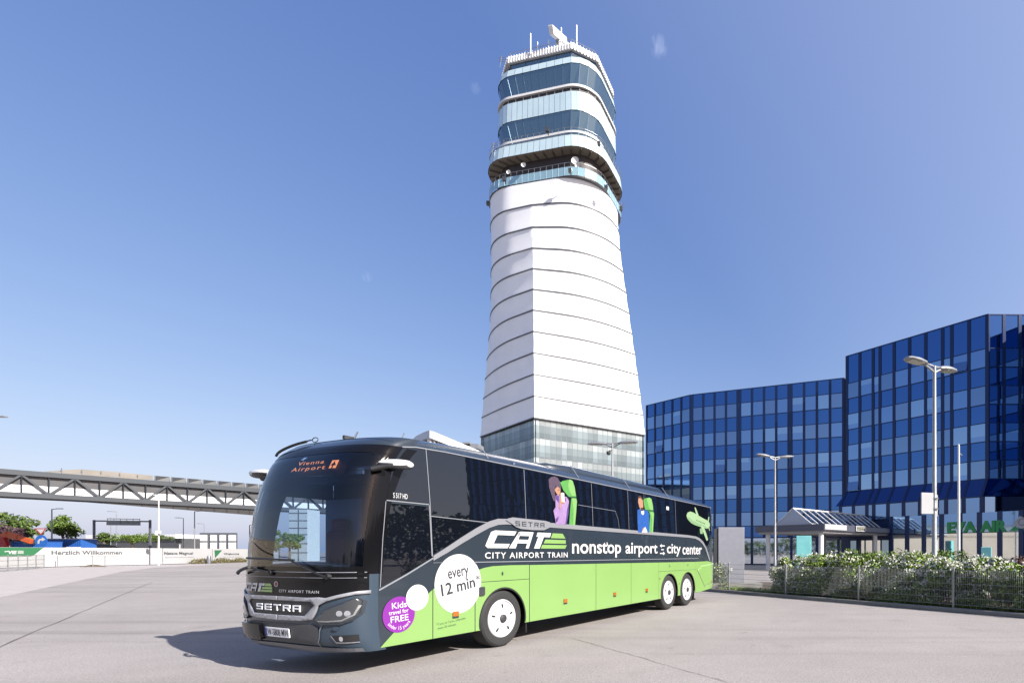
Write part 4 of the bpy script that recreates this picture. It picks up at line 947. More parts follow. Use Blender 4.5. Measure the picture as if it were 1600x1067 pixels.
PH = Vector((51.0, 30.3)); f5 = Facade(PG, PH, block); n5 = 26; grid_facade(f5, [f5.L * k / n5 for k in range(n5 + 1)], rowsR + [7.0, 5.2, 3.4, 1.6, 0.1], block, (), mw=.45)
mb = MB(); mb.prism([tuple(PD - f2.n * .12), tuple(PE - f2.n * .12), tuple(PF - f3.n * .15), tuple(PG - f4.n * .15), tuple(PH - f5.n * .15), tuple(PH + Vector((10, 10))), (48, 66), tuple(PD + Vector((10, 12)))], 0, 24.6); mb.build('wall', M['navy'], block)
# sloping glass skirt, clerestory windows, glazed base
mb = MB(); mm = MB(); zs0, zs1, o1 = 8.75, 7.0, 1.5
for i in range(len(c2) - 1):
    a, b2, c_, d_ = f2.P(c2[i] + .03, zs1, o1), f2.P(c2[i + 1] - .03, zs1, o1), f2.P(c2[i + 1] - .03, zs0, .12), f2.P(c2[i] + .03, zs0, .12); mb.quad(a, b2, c_, d_, 0)
    w = MB(); f2.slab(w, c2[i] + .1, c2[i + 1] - .1, 5.3, 6.9, o1 - .12, o1 - .06, 0, 0, (rnd.gauss(0, .004), rnd.gauss(0, .004))); w.build('window', M['pane_b'] if i % 3 else M['pane'], block)
for x in c2:
    mm.beam(f2.P(x, zs1, o1), f2.P(x, zs0, .12), .26, .1); f2.slab(mm, x - .2, x + .2, 5.2, 7.0, o1 - .3, o1 - .02)
f2.slab(mm, 0, c2[-1], 6.93, 7.03, o1 - .3, o1 + .03); f2.slab(mm, 0, c2[-1], 0, 5.3, o1 - .5, o1 - .3)
mb.quad(f2.P(-.6, zs1, o1), f2.P(0, zs1, o1), f2.P(.05, zs0, .12), f2.P(.04, zs0, .1), 0)
qa, qb = f2.P(c2[-1], zs1, o1), f3.P(4.2, zs1, 1.5)
mb.quad(qa, qb, f3.P(4.2, zs0, .12), f2.P(c2[-1], zs0, .12), 0)
mb.build('glass_skirt', [M['spandrel_b']], block)
mb = MB(); qc, qd = f2.P(c2[-1], 5.2, o1 - .1), f3.P(4.2, 5.2, 1.4); mb.quad(qc, qd, qd + Vector((0, 0, 1.75)), qc + Vector((0, 0, 1.75))); mb.build('clerestory', M['pane_b'], block); mm.build('mullion', M['navy'], block)
mb = MB(); mm = MB(); xa = 7.0; o2 = 3.0; step = 1.72; nx = 7
for k in range(nx):
    x0 = xa + k * step
    w = MB(); f2.slab(w, x0 + .2, x0 + step - .2, 3.55, 5.35, o2, o2 + .05, 0, 0, (rnd.gauss(0, .003), 0)); w.build('upper_pane', M['pane'], block)
shop_row(f2, [xa + k * step for k in range(nx + 1)], block, o2, .2, 3.48, 5.4, .4)
mb = MB(); mb.prism([tuple(f2.A + f2.t * xa + f2.n * (o2 - .08)), tuple(f2.A + f2.t * (xa + nx * step) + f2.n * (o2 - .08)), tuple(f2.A + f2.t * (xa + nx * step) + f2.n * .5), tuple(f2.A + f2.t * xa + f2.n * .5)], 0, 5.33); mb.build('base_wall', M['navy'], block)
def F2s(u, v, off=0): return f2.P(u, v, o2 + .12 + off)
M['signgreen'] = mat('green sign letter', (0.012, 0.22, 0.05), 0.4)
mbs = MB()
def solid_text(mesh, surf, depth, mats, name, parent):
    mb = MB(); vs, fs = mesh; mb.add([surf(u_, v_, 0) for u_, v_ in vs], fs); o = mb.build(name, mats, parent)
    so = o.modifiers.new('thickness', 'SOLIDIFY'); so.thickness = depth; so.offset = 0; return o
def on_f2(px, py):                                     # photo pixel -> (x, z) on the glazed base
    n = f2.n; r = Vector(((px - CX) / F, 1.0)); A = f2.A + n * (o2 + .12); t = A.dot(n) / r.dot(n); p = r * t; return ((p - A).dot(f2.t), CH + (HY - py) / F * t)
ua, va = on_f2(1480, 832.5); ub, vb = on_f2(1573, 813.5); uc, vc = on_f2(1480, 815.5)
solid_text(fit(textmesh('EVA', .05), ua, on_f2(1526, 820)[0], va, vc), F2s, .1, M['signgreen'], 'sign_letters', block)
solid_text(fit(textmesh('AIR', .05), on_f2(1531, 820)[0], ub, va, vc), F2s, .1, M['signgreen'], 'sign_letters', block)
ue, ve = on_f2(1596, 815)
skin('sign_emblem', block, [M['signgreen'], M['dullwhite'], M['grey']], [([(ue - .95, ve - .75), (ue + 1.0, ve - .75), (ue + 1.0, ve + .95), (ue + .35, ve + .95), (ue + .25, ve + .35), (ue - .5, ve - .35)], 0)], F2s, 0.0, 9, thick=.08)
skin('emblem_globe', block, [M['dullwhite'], M['grey']], [([(ue - .62, ve - .12), (ue - .1, ve + .52), (ue + .5, ve + .2), (ue + .75, ve - .1), (ue + .1, ve - .6), (ue - .35, ve - .5)], 0)], F2s, .07, 9, thick=.05)
skin('emblem_globe', block, [M['grey']], [strip(circle(ue + .08, ve - .02, .26, .3, 18) + [(ue + .34, ve - .02)], .07)], F2s, .11, 9)

dcols = [1.2 + .95 * k for k in range(7)]
mm = MB()
for k in range(6):
    w = MB(); f2.slab(w, dcols[k] + .05, dcols[k + 1] - .05, .12, 3.0, 1.32, 1.36, 0, 0, (rnd.gauss(0, .004), 0)); dr = w.build('entrance_door', M['shopglass'] if k in (1, 2, 3) else M['pane_b'], block)
    h_ = MB(); h_.beam(f2.P(dcols[k] + .2, .9, 1.42), f2.P(dcols[k] + .2, 1.3, 1.42), .04, .04); h_.build('handle', M['galv'], dr)
for x in dcols: f2.slab(mm, x - .06, x + .06, 0, 3.3, 1.24, 1.42)
f2.slab(mm, dcols[0], dcols[-1], 3.02, 3.3, 1.24, 1.41); mm.build('door_frame', M['navy'], block)

# ------------------------------------------------------------------ entrance canopy
KN = Vector((11.3, 47.0)); aR = Vector((0.70, 0.714)).normalized(); aL = Vector((-aR.y, aR.x))
def CP(l, r, z): p = KN + aL * l + aR * r; return Vector((p.x, p.y, z))
canopy = thing('entrance_canopy', 'flat grey entrance canopy on white columns with a pitched glass roof', 'canopy', (0, 0, 0))
LW, LR = 7.6, 13.6
M['slab'] = mat('canopy metal darkened for shade', (0.07, 0.075, 0.10), 0.4, 0.2, noise=.08, nscale=1)  # base colour darkened to carry the shade on the left face
mb = MB(); mb.prism([tuple(CP(l, r, 0).xy) for l, r in ((0, 0), (0, LR), (LW, LR), (LW, 0))], 3.62, 4.2); mb.build('roof_slab', M['slab'], canopy)
mb = MB(); mb.prism([tuple(CP(l, r, 0).xy) for l, r in ((.25, .25), (.25, LR), (LW - .25, LR), (LW - .25, .25))], 3.42, 3.615); mb.build('soffit', M['dullwhite'], canopy)
for (l, r) in ((.75, .75), (.75, 11.2), (LW - .9, .9), (LW - .9, 11.2)):
    mb = MB(); c0 = CP(l, r, 0); mb.lathe([(.22, 0), (.22, 3.42)], (c0.x, c0.y, 0), 'z', 20); mb.build('column', M['white'], canopy, smooth=True)
M['gable'] = mat('gable glass', (0.26, 0.30, 0.38), 0.2, 0.4)
M['roofglass'] = glass_mat('roof glass', (0.55, 0.6, 0.66), 1.7, .02)
g0, g1, gr, zb, zr = 1.7, 5.7, 3.7, 4.22, 5.75; r0, r1 = .7, 17.0
mb = MB(); mb.add([CP(g0, r0, zb), CP(g1, r0, zb), CP(gr, r0, zr)], [(0, 1, 2)]); mb.build('gable', M['gable'], canopy)
mb = MB(); mb.quad(CP(g0, r0, zb), CP(g0, r1, zb), CP(gr, r1, zr), CP(gr, r0, zr)); mb.quad(CP(g1, r0, zb), CP(g1, r1, zb), CP(gr, r1, zr), CP(gr, r0, zr)); mb.build('glass_roof', M['roofglass'], canopy)
mb = MB(); mb.beam(CP(gr, r0 - .05, zr + .03), CP(gr, r1, zr + .03), .12, .1)
for k in range(15):
    r = r0 + (r1 - r0) * k / 14
    for g in (g0, g1): mb.beam(CP(g, r, zb + .03), CP(gr, r, zr + .03), .09, .09)
mb.beam(CP(g0, r0, zb + .03), CP(g0, r1, zb + .03), .1, .08); mb.beam(CP(g1, r0, zb + .03), CP(g1, r1, zb + .03), .1, .08)
mb.build('roof_frame', M['white'], canopy)
def CS(u_, v_, off=0): p = CP(-off - .03, u_, v_); return p
skin('fascia_panel', canopy, [M['dullwhite'], M['galv'], M['grey']], [([(.1, 3.7), (3.9, 3.7), (3.9, 4.17), (.1, 4.17)], 0), ([(7.6, 3.7), (13.4, 3.7), (13.4, 4.12), (7.6, 4.12)], 1)], CS, .0, 9, thick=.04)
M['signyellow'] = mat('pale sign', (0.3, 0.29, 0.2), 0.5)
sg = skin('fascia_sign', canopy, M['dullwhite'], [[(5.55, 3.68), (7.55, 3.68), (7.55, 4.2), (5.55, 4.2)]], CS, .06, 9, thick=.06)
skin('sign_print', sg, [M['ink'], M['signyellow']], [([(5.75, 3.76), (7.25, 3.76), (7.25, 4.12), (5.75, 4.12)], 0), ], CS, .10, 9)
skin('sign_marks', sg, [M['signyellow']], [[(5.85 + .23 * k, 3.98), (6.0 + .23 * k, 3.98), (6.0 + .23 * k, 4.08), (5.85 + .23 * k, 4.08)] for k in range(6)] + [[(5.85 + .31 * k, 3.80), (6.02 + .31 * k, 3.80), (6.02 + .31 * k, 3.90), (5.85 + .31 * k, 3.90)] for k in range(4)], CS, .106, 9)
M['tealsign'] = mat('teal sign', (0.05, 0.30, 0.34), 0.35, noise=.1, nscale=3)
mb = MB(); mb.beam(CP(-.3, LR + .3, 3.85), CP(-.3, LR + 3.0, 3.85), .2, .7)
tag(mb.build('wall_sign', M['tealsign']), 'small dark teal sign strip beside the canopy end', 'sign')
M['turq'] = mat('turquoise panel', (0.16, 0.45, 0.44), 0.45, noise=.1, nscale=2)
def totem(px, d, w, h, label, rz):
    c0 = W(px, 862, d); mb = MB(); mb.box((c0.x, c0.y, h / 2), (w, .35, h), rz); mb.box((c0.x, c0.y, .05), (w + .2, .5, .1), rz)
    return tag(mb.build('info_totem', M['turq'], bevel=.03), label, 'sign')
totem(1256, 46.0, 1.25, 3.1, 'turquoise information totem under the entrance canopy', R(-12)); totem(1541, 42.0, .7, 2.1, 'small turquoise pillar before the shopfront glass at the right', R(-30))

# ------------------------------------------------------------------ street lamps, poles
def head_shape(mb, c, t, L=1.0, w=.36, m=0):
    t = Vector(t).normalized(); s = Vector((-t.y, t.x, 0)).normalized(); up = s.cross(t) * -1
    if up.z < 0: up = -up
    rs = []
    for d, ww, hh in ((0, .25, .06), (.15, .75, .10), (.5, 1, .13), (.85, .9, .10), (1.0, .6, .05)):
        p = c + t * (L * d)
        rs.append([p + s * (w * ww / 2 * math.cos(a)) + up * (hh * max(-.25, math.sin(a))) for a in [2 * math.pi * k / 12 for k in range(12)]])
    mb.rings(rs, m, True, True)
M['lampglass'] = mat('lamp glass', (0.35, 0.34, 0.28), 0.2)
def double_lamp(px, d, ytop, label, dirs, L, tilt=.28, sign=False, cam_=False):
    c0 = W(px, 862, d); zt = CH + (HY - ytop) / F * d
    t = thing('street_lamp', label, 'street lamp', (c0.x, c0.y, 0), 0, 'street lamps around the forecourt')
    mb = MB(); mb.lathe([(.10, 0), (.10, 1.2), (.085, 1.25), (.055, zt)], (0, 0, 0), 'z', 16); mb.build('pole', M['galv'], t, smooth=True)
    for dx, dy in dirs:
        v = Vector((dx, dy, 0)).normalized(); mb = MB(); mb.tube([(0, 0, zt - .22), v * .25 + Vector((0, 0, zt - .1)), v * .5 + Vector((0, 0, zt))], .035, 8); mb.tube([(0, 0, zt - .02), v * .45 + Vector((0, 0, zt + .04))], .03, 8); mb.build('arm', M['galv'], t)
        mb = MB(); tv = v + Vector((0, 0, tilt)); head_shape(mb, v * .35 + Vector((0, 0, zt + .0)), tv, L, .42); h = mb.build('lamp_head', M['galv'], t, smooth=True)
        mb = MB(); a = v * (.35 + L * .3) + Vector((0, 0, zt + L * .3 * tilt - .04)); b2 = v * (.35 + L * .85) + Vector((0, 0, zt + L * .85 * tilt - .035)); mb.beam(a, b2, .28, .02); mb.build('lamp_glass', M['lampglass'], h)
    if cam_:
        mb = MB(); mb.lathe([(0, -.12), (.1, -.08), (.13, 0), (.13, .1), (0, .12)], (-.22, 0, zt - .55), 'z', 12); mb.tube([(0, 0, zt - .4), (-.22, 0, zt - .4)], .03, 6); mb.build('camera_dome', M['dark'], t)
    return t
near = double_lamp(1460, 18.0, 572, 'tall double-headed street lamp in the rose hedge, a sign clamped to its pole', [(-.93, -.45), (.72, .55)], .95, .06)
double_lamp(1211, 36.0, 714, 'slim double-headed street lamp beside the entrance canopy', [(-.9, -.3), (.9, .3)], 1.0, .1)
double_lamp(957, 31.0, 693, 'double-headed street lamp rising behind the coach roof', [(-.95, .2), (.95, -.2)], 1.15, .02, cam_=True)
c0 = W(1460, 862, 18.0); bp = thing('street_sign', 'pale grey back of a two-part sign clamped to the near lamp pole', 'sign', (c0.x, c0.y, 0))
for (dx, w_, z0, z1) in ((-.30, .46, 2.98, 3.68), (.07, .2, 2.92, 3.64)):
    mb = MB(); mb.box((dx, -.13 if dx < 0 else .13, (z0 + z1) / 2), (w_, .05, z1 - z0), R(14)); mb.build('sign_panel', M['dullwhite'], bp, bevel=.01)
mb = MB(); mb.box((-.1, -.09, 3.5), (.4, .03, .04)); mb.box((-.1, -.09, 3.15), (.4, .03, .04)); mb.build('bracket', M['grey'], bp)
c0 = W(1498, 862, 26.0); zt = CH + (862 - 695) / F * 26
fp = thing('flag_pole', 'thin white pole standing behind the hedge right of the near lamp', 'pole', (c0.x, c0.y, 0)); mb = MB(); mb.lathe([(.075, 0), (.06, zt * .6), (.045, zt), (0, zt + .05)], (0, 0, 0), 'z', 12); mb.build('pole', M['white'], fp, smooth=True); mb = MB(); mb.beam((0, 0, zt - .35), (.16, 0, zt - .5), .03, .05); mb.build('hook', M['grey'], fp)

# ------------------------------------------------------------------ fence, kerb, planting
FA, FT = Vector((1.41, 22.97)), Vector((2.02, -2.42)).normalized(); FN = Vector((FT.y, -FT.x))   # FN points to the forecourt
if FN.y > 0: FN = -FN
fposts = [-3.2, 0.0, 3.16, 6.34, 9.50, 12.7]
def FPt(s, o, z=0): p = FA + FT * s + FN * o; return Vector((p.x, p.y, z))
kb = MB(); kb.prism([tuple(FPt(s, o).xy) for s, o in ((-3.6, .28), (16, .28), (16, .02), (-3.6, .02))], 0, .115); tag(kb.build('kerb', M['concrete'], bevel=.02), kind='structure')
kb = MB(); kb.prism([tuple(FPt(s, o).xy) for s, o in ((-3.6, .018), (16, .018), (16, -6), (-3.6, -6))], -.2, .09); tag(kb.build('planting_bed', M['soil']), kind='structure')
M['wire'] = mat('weathered wire', (0.21, 0.215, 0.22), 0.5, 0.2)
fence = thing('mesh_fence', 'low galvanised wire mesh fence in front of the flowering rose hedge', 'fence', (0, 0, 0))
fh = 1.22
for s in fposts:
    mb = MB(); p = FPt(s, -.08); mb.box((p.x, p.y, (.1 + fh) / 2), (.06, .06, fh + .0), math.atan2(FT.y, FT.x)); mb.build('post', M['galv'], fence, bevel=.008)
for a, b2 in zip(fposts, fposts[1:]):
    mb = MB(); n = int((b2 - a) / .05)
    for k in range(1, n): p = FPt(a + (b2 - a) * k / n, -.05); mb.beam((p.x, p.y, .17), (p.x, p.y, fh - .03), .0065, .0065)
    for k in range(6): z = .2 + k * .2 - (0 if k < 5 else .01); mb.beam(FPt(a + .03, -.044, z), FPt(b2 - .03, -.044, z), .008, .01)
    mb.build('wire_panel', M['wire'], fence)

M['leaf'] = mat('rose leaf', (0.155, 0.225, 0.045), 0.6, island=.65, spec=.12)
M['leaf_t'] = mat('tree leaf', (0.070, 0.105, 0.028), 0.6, island=.5, spec=.12)
M['leaf_d'] = mat('hedge leaf', (0.085, 0.13, 0.026), 0.6, island=.5, spec=.12)
M['leaf_y'] = mat('golden ground cover leaf', (0.13, 0.13, 0.02), 0.6, island=.4)
M['leaf_r'] = mat('reddish leaf', (0.085, 0.032, 0.02), 0.6, island=.45)
M['leaf_p'] = mat('purple leaf', (0.045, 0.02, 0.03), 0.6, island=.45)
M['petal'] = mat('white petal', (0.42, 0.42, 0.36), 0.6, island=.10)
M['petal_v'] = mat('violet petal', (0.28, 0.10, 0.32), 0.6, island=.3)
M['bark'] = mat('bark', (0.10, 0.075, 0.05), 0.9, noise=.3, nscale=6)
def leafcard(mb, p, s, rn, m=0, flat=0.0):
    n = Vector((rn.gauss(0, 1), rn.gauss(0, 1), rn.gauss(.4 + flat, .8))).normalized(); a = n.cross(Vector((rn.gauss(0, 1), rn.gauss(0, 1), rn.gauss(0, 1)))).normalized(); b_ = n.cross(a)
    L, w_ = s, s * rn.uniform(.45, .7)
    mb.add([p - a * L * .5, p + b_ * w_ * .5, p + a * L * .5, p - b_ * w_ * .5], [(0, 1, 2, 3)], m)
def flower(mb, p, r, rn, m=0):
    n = Vector((rn.gauss(-.1, .6), rn.gauss(-.6, .6), rn.gauss(.5, .5))).normalized(); a = n.cross(Vector((.3, .2, 1))).normalized(); b_ = n.cross(a); pts = []
    for k in range(10):
        t = 2 * math.pi * k / 10; q_ = r * (1.0 if k % 2 == 0 else .72); pts.append(p + a * math.cos(t) * q_ + b_ * math.sin(t) * q_ + n * (.25 * r if k % 2 == 0 else 0))
    mb.add([p + n * .1 * r] + pts, [(0, k + 1, (k + 1) % 10 + 1) for k in range(10)], m)
def bush(name, label, cat, s0, s1, o0, o1, h, leafm, nleaf, nflow, seed, leaf=.07, z0=.08, fr=.04, group=None, petal='petal', stems=True, toplush=.0):
    """a shrub that fills the bed between s0..s1 along the fence and o0..o1 behind it"""
    rn = random.Random(seed); c0 = FPt((s0 + s1) / 2, -(o0 + o1) / 2); t = thing(name, label, cat, (c0.x, c0.y, 0), 0, group)
    mb = MB(); fl = MB(); lumps = []
    for k in range(int(22 * (s1 - s0))):
        lumps.append((rn.uniform(s0, s1), rn.uniform(o0, o1), z0 + (h - z0) * rn.uniform(.06, .90), rn.uniform(.18, .38)))
    def rel(s, o, z): p = FPt(s, -o, z); return Vector((p.x - c0.x, p.y - c0.y, z))
    for k in range(nleaf):
        a = rn.choice(lumps); d = Vector((rn.gauss(0, 1), rn.gauss(0, 1), rn.gauss(0, 1))).normalized() * a[3] * rn.uniform(.55, 1.05)
        z = a[2] + d.z * .9
        if z < z0 or z > h * 1.03: continue
        leafcard(mb, rel(a[0] + d.x, a[1] + d.y, z), leaf * rn.uniform(.6, 1.3), rn)
    for k in range(nflow):
        a = rn.choice(lumps)
        d = Vector((rn.gauss(0, 1), -abs(rn.gauss(.4, 1)), abs(rn.gauss(.3, 1)) if rn.random() < .75 else rn.gauss(0, 1))).normalized() * a[3] * rn.uniform(.95, 1.1)
        z = a[2] + d.z
        if z < z0 + .15 or z > h * 1.12: continue
        if z < h * .62 and rn.random() < .45: continue
        flower(fl, rel(a[0] + d.x, a[1] + d.y, z), fr * rn.uniform(.6, 1.25), rn)
    mb.build('foliage', M[leafm], t)
    if nflow: fl.build('blossoms', M[petal], t)
    if stems:
        sm = MB()
        for k in range(int(8 * (s1 - s0))):
            s, o = rn.uniform(s0, s1), rn.uniform(o0 + .1, o1 - .1); sm.tube([rel(s, o, .06), rel(s + rn.gauss(0, .08), o + rn.gauss(0, .08), h * .4), rel(s + rn.gauss(0, .18), o + rn.gauss(0, .15), h * .8)], [.014, .011, .006], 5)
        sm.build('stems', M['bark'], t)
    return t
rg_ = 'white rose bushes along the mesh fence'
rose = [('white rose bush at the left end of the hedge beside the grey box', 2.0, 4.0, 1.50), ('white rose bush second from the left behind the mesh fence', 3.9, 5.9, 1.58), ('white rose bush in the middle of the hedge behind the fence', 5.8, 7.7, 1.62),
        ('white rose bush left of the near lamp pole', 7.6, 9.2, 1.62), ('white rose bush right of the near lamp pole', 9.1, 10.5, 1.52), ('sparser white rose bush at the right edge of the photo', 10.4, 12.4, 1.36), ('white rose bush beyond the right end of the fence', 12.3, 14.4, 1.35)]
for k, (lb, a, b2, h) in enumerate(rose):
    bush('rose_bush', lb, 'rose bush', a, b2, .35, 1.75, h, 'leaf', 25000 if k < 6 else 5000, 2000 if k < 5 else 650, 100 + k, .082, .1, .035, rg_)
bush('rose_bush', 'white rose shrub squeezed between the coach rear and the grey box', 'rose bush', -2.1, -1.0, .3, 1.0, 1.20, 'leaf_d', 3000, 130, 131, .07, .1, .04, rg_)
for k, (lb, a, b2, o0, o1, h, lm) in enumerate([('clipped green hedge behind the roses, left of the canopy column', 1.2, 5.0, 3.2, 5.0, 1.62, 'leaf'), ('clipped green hedge behind the roses, below the canopy sign', 3.0, 9.4, 2.6, 4.4, 1.80, 'leaf_d'),
                                              ('reddish barberry hedge behind the roses at the right edge', 9.3, 16, 3.0, 4.8, 1.55, 'leaf_r')]):
    bush('hedge', lb, 'hedge', a, b2, o0, o1, h, lm, 14000, 0, 150 + k, .095, .1, group=None, stems=True)
gc = MB(); rn = random.Random(5)
for k in range(9000):
    s = rn.uniform(5.2, 15); o = rn.uniform(.12, .6); d = .22 * abs(math.sin(s * 1.7)) + .10
    leafcard(gc, FPt(s, -o, .09 + rn.uniform(0, d)), .055 * rn.uniform(.6, 1.3), rn, 0 if (math.sin(s * 2.3) + rn.gauss(0, .5)) > -.2 else 1)
for k in range(2500):
    s = rn.uniform(-.6, 3.2); o = rn.uniform(.05, .8); leafcard(gc, FPt(s, -o, .09 + rn.uniform(0, .14)), .05 * rn.uniform(.6, 1.3), rn, 1)
tag(gc.build('ground_cover', [M['leaf_y'], M['leaf']]), 'low golden and green ground cover under the roses', 'ground cover', kind='stuff')
# grey cabinet behind the fence
M['cabinet'] = mat('brushed grey sheet', (0.20, 0.205, 0.235), 0.45, 0.15, noise=.06, nscale=5)
c0 = W(1141, 862, 24.6); cab = thing('steel_cabinet', 'tall plain grey sheet metal sign cabinet behind the coach rear', 'cabinet', (c0.x, c0.y, 0), R(5))
mb = MB(); mb.box((0.03, 0, 1.58), (1.2, .30, 2.52)); mb.build('cabinet_body', M['cabinet'], cab, bevel=.02)
mb = MB(); mb.box((-.66, 0.03, 1.56), (.16, .26, 2.44)); mb.build('dark_side', M['dark'], cab)  # dark block standing for the cabinet's left side face
mb = MB(); mb.box((.1, 0, .16), (2.6, .7, .32)); mb.build('plinth', M['concrete'], cab, bevel=.02)
c1_ = W(1142, 889, 22.9); mb = MB(); mb.box((c1_.x, c1_.y, c1_.z), (.13, .02, .12)); tag(mb.build('fence_tag', M['white']), 'small white plate hanging on the left end of the fence', 'plate')

# ------------------------------------------------------------------ left side: footbridge, hoarding, far objects
M['bridge'] = mat('bridge steel', (0.026, 0.032, 0.040), 0.5, 0.1, noise=.06, nscale=.6)
M['bridge_back'] = mat('bridge grey glazing', (0.055, 0.056, 0.060), 0.35, noise=.12, nscale=.4)
M['underside'] = mat('bridge underside', (0.04, 0.038, 0.037), 0.8, noise=.1, nscale=.3)
BA, BT = Vector((-101.2, 78.6)), Vector((0.580, 0.815)).normalized(); BN = Vector((BT.y, -BT.x))
bridge = thing('footbridge', 'grey steel truss footbridge crossing high on the left', 'bridge', (0, 0, 0))
def BP(s, o, z): p = BA + BT * s + BN * o; return Vector((p.x, p.y, z))
s0, s1, zb0, zb1, zt0, zt1 = -14.0, 66.0, 9.85, 10.55, 13.1, 13.85
for name, o in (('near_truss', 0.0), ('far_truss', -4.2)):
    mb = MB(); mb.beam(BP(s0, o, (zb0 + zb1) / 2), BP(s1, o, (zb0 + zb1) / 2), .35, zb1 - zb0); mb.beam(BP(s0, o, (zt0 + zt1) / 2), BP(s1, o, (zt0 + zt1) / 2), .4, zt1 - zt0)
    s = 1.95 - 5.25 * 3
    while s < s1:
        mb.beam(BP(s, o, zt0 + .1), BP(s - 2.62, o, zb1 - .1), .22, .26); mb.beam(BP(s, o, zt0 + .1), BP(s + 2.62, o, zb1 - .1), .22, .26)
        mb.beam(BP(s, o, zt0), BP(s, o, zb1), .12, .12); mb.beam(BP(s + 2.62, o, zt0), BP(s + 2.62, o, zb1), .12, .12); s += 5.25
    mb.build('truss', M['bridge'], bridge)
mb = MB(); mb.beam(BP(s0, -2.1, zb0 + .12), BP(s1, -2.1, zb0 + .12), 3.9, .2); mb.beam(BP(s0, -2.1, zt1 - .12), BP(s1, -2.1, zt1 - .12), 3.9, .15); mb.build('deck', M['underside'], bridge)
mb = MB(); mb.beam(BP(s0, -.42, 12.4), BP(s1, -.42, 12.4), .05, 1.4); mb.build('glazing', M['bridge_back'], bridge)  # grey sheet; the shade under the roof is put into its colour
mb = MB(); mb.beam(BP(s0, -.40, 11.12), BP(s1, -.40, 11.12), .06, 1.16); mb.build('parapet', M['white'], bridge)
mb = MB()
for s in (-11, 62): mb.beam(BP(s, -.6, 0), BP(s, -.6, zb0), .7, .7); mb.beam(BP(s, -3.6, 0), BP(s, -3.6, zb0), .7, .7)
mb.build('pier', M['concrete'], bridge)
M['tarp'] = mat('beige tarpaulin', (0.15, 0.135, 0.115), 0.8, noise=.2, nscale=.5)
M['screen'] = mat('dark screen', (0.008, 0.010, 0.014), 0.4, noise=.2, nscale=.7)
mb = MB(); sc_s = [6.0 + k * 2.1 for k in range(26)]
for k, s in enumerate(sc_s[:-1]):
    if k > 4: mb.quad(BP(s + .05, -2.6, 14.05), BP(sc_s[k + 1] - .05, -2.6, 14.05), BP(sc_s[k + 1] - .05, -2.7, 14.95), BP(s + .05, -2.6, 14.95), 0)
mb.build('roof_screen', M['screen'], bridge)
mb = MB()
pts_up = [(3.8, 14.0), (6.0, 14.6), (8.0, 15.0), (12, 15.05), (16.3, 14.95)]
for (sa, za), (sb, zb_) in zip(pts_up, pts_up[1:]): mb.quad(BP(sa, -1.6, 13.9), BP(sb, -1.6, 14.1), BP(sb, -2.6, zb_), BP(sa, -2.6, za))
mb.build('tarpaulin', M['tarp'], bridge)
for s in sc_s:
    mb = MB(); mb.beam(BP(s, -1.9, 13.85), BP(s, -1.9, 14.85), .1, .1); mb.build('roof_post', M['galv'], bridge)
g2 = thing('gallery', 'dark enclosed walkway running away behind the truss bridge', 'bridge', (0, 0, 0))
mb = MB(); q0, q1 = W(70, 780, 86.5), W(430, 805.5, 126); 
mb.add([W(74, 779.7, 86), W(60, 771, 96), W(430, 801, 132), W(412, 806, 126)], [(0, 1, 2, 3)]); a0 = [W(74, 779.7, 86), W(412, 806, 126), W(430, 801, 132), W(60, 771, 96)]
mb = MB(); mb.add([p for p in a0] + [p + Vector((0, 0, 2.6)) for p in a0], [(3, 2, 1, 0), (4, 5, 6, 7), (0, 1, 5, 4), (1, 2, 6, 5), (2, 3, 7, 6), (3, 0, 4, 7)]); mb.build('deck', M['underside'], g2)
mb = MB()
for k in range(9): a = a0[0].lerp(a0[1], .35 + .07 * k); mb.beam(a + Vector((0, -.1, .1)), a + Vector((0, -.1, 2.4)), .3, .1)
mb.build('wall_rib', M['recess'], g2)
M['towerwhite'] = mat('white cladding', (0.42, 0.44, 0.43), 0.5)
st = thing('stair_tower', 'white panelled stair tower under the bridge seen through the coach window', 'tower', (0, 0, 0))
c0 = W(476, 862, 103); mb = MB(); mb.box((c0.x, c0.y, 4.85), (3.4, 3.4, 9.7)); mb.build('wall', M['towerwhite'], st)
mb = MB()
for z in (1.6, 3.3, 5.0, 6.2, 7.6, 9.0): mb.box((c0.x, c0.y - 1.7, z), (3.44, .08, .16))
mb.box((c0.x + .1, c0.y - 1.72, 4.85), (.14, .09, 9.6)); mb.build('cladding_joint', M['grey'], st)

# hoarding
M['bannergreen'] = mat('green banner', (0.02, 0.115, 0.045), 0.55)
M['bannerwhite'] = mat('white banner', (0.36, 0.36, 0.36), 0.6, noise=.03, nscale=.5)
M['bannertext'] = mat('grey banner print', (0.045, 0.05, 0.055), 0.6)
M['bannerfaint'] = mat('faint banner print', (0.19, 0.19, 0.20), 0.6)
HQ = [Vector((-72.9, 45)), Vector((-72.2, 59.9)), Vector((-71.4, 72.5)), Vector((-74.8, 86)), Vector((-80, 104))]
HS = [0]
for a, b2 in zip(HQ, HQ[1:]): HS.append(HS[-1] + (b2 - a).length)
def HP(s, z, off=0.0):
    i = 0
    while i < len(HQ) - 2 and s > HS[i + 1]: i += 1
    t = (HQ[i + 1] - HQ[i]).normalized(); p = HQ[i] + t * (s - HS[i]); n = Vector((t.y, -t.x)); p = p + n * off; return Vector((p.x, p.y, z))
def hs_px(px):                                          # position along the hoarding under a photo column
    r = (px - CX) / F; best = None
    for k in range(2000):
        s = HS[-1] * k / 2000; p = HP(s, 0); e = abs(p.x / p.y - r)
        if best is None or e < best[0]: best = (e, s)
    return best[1]
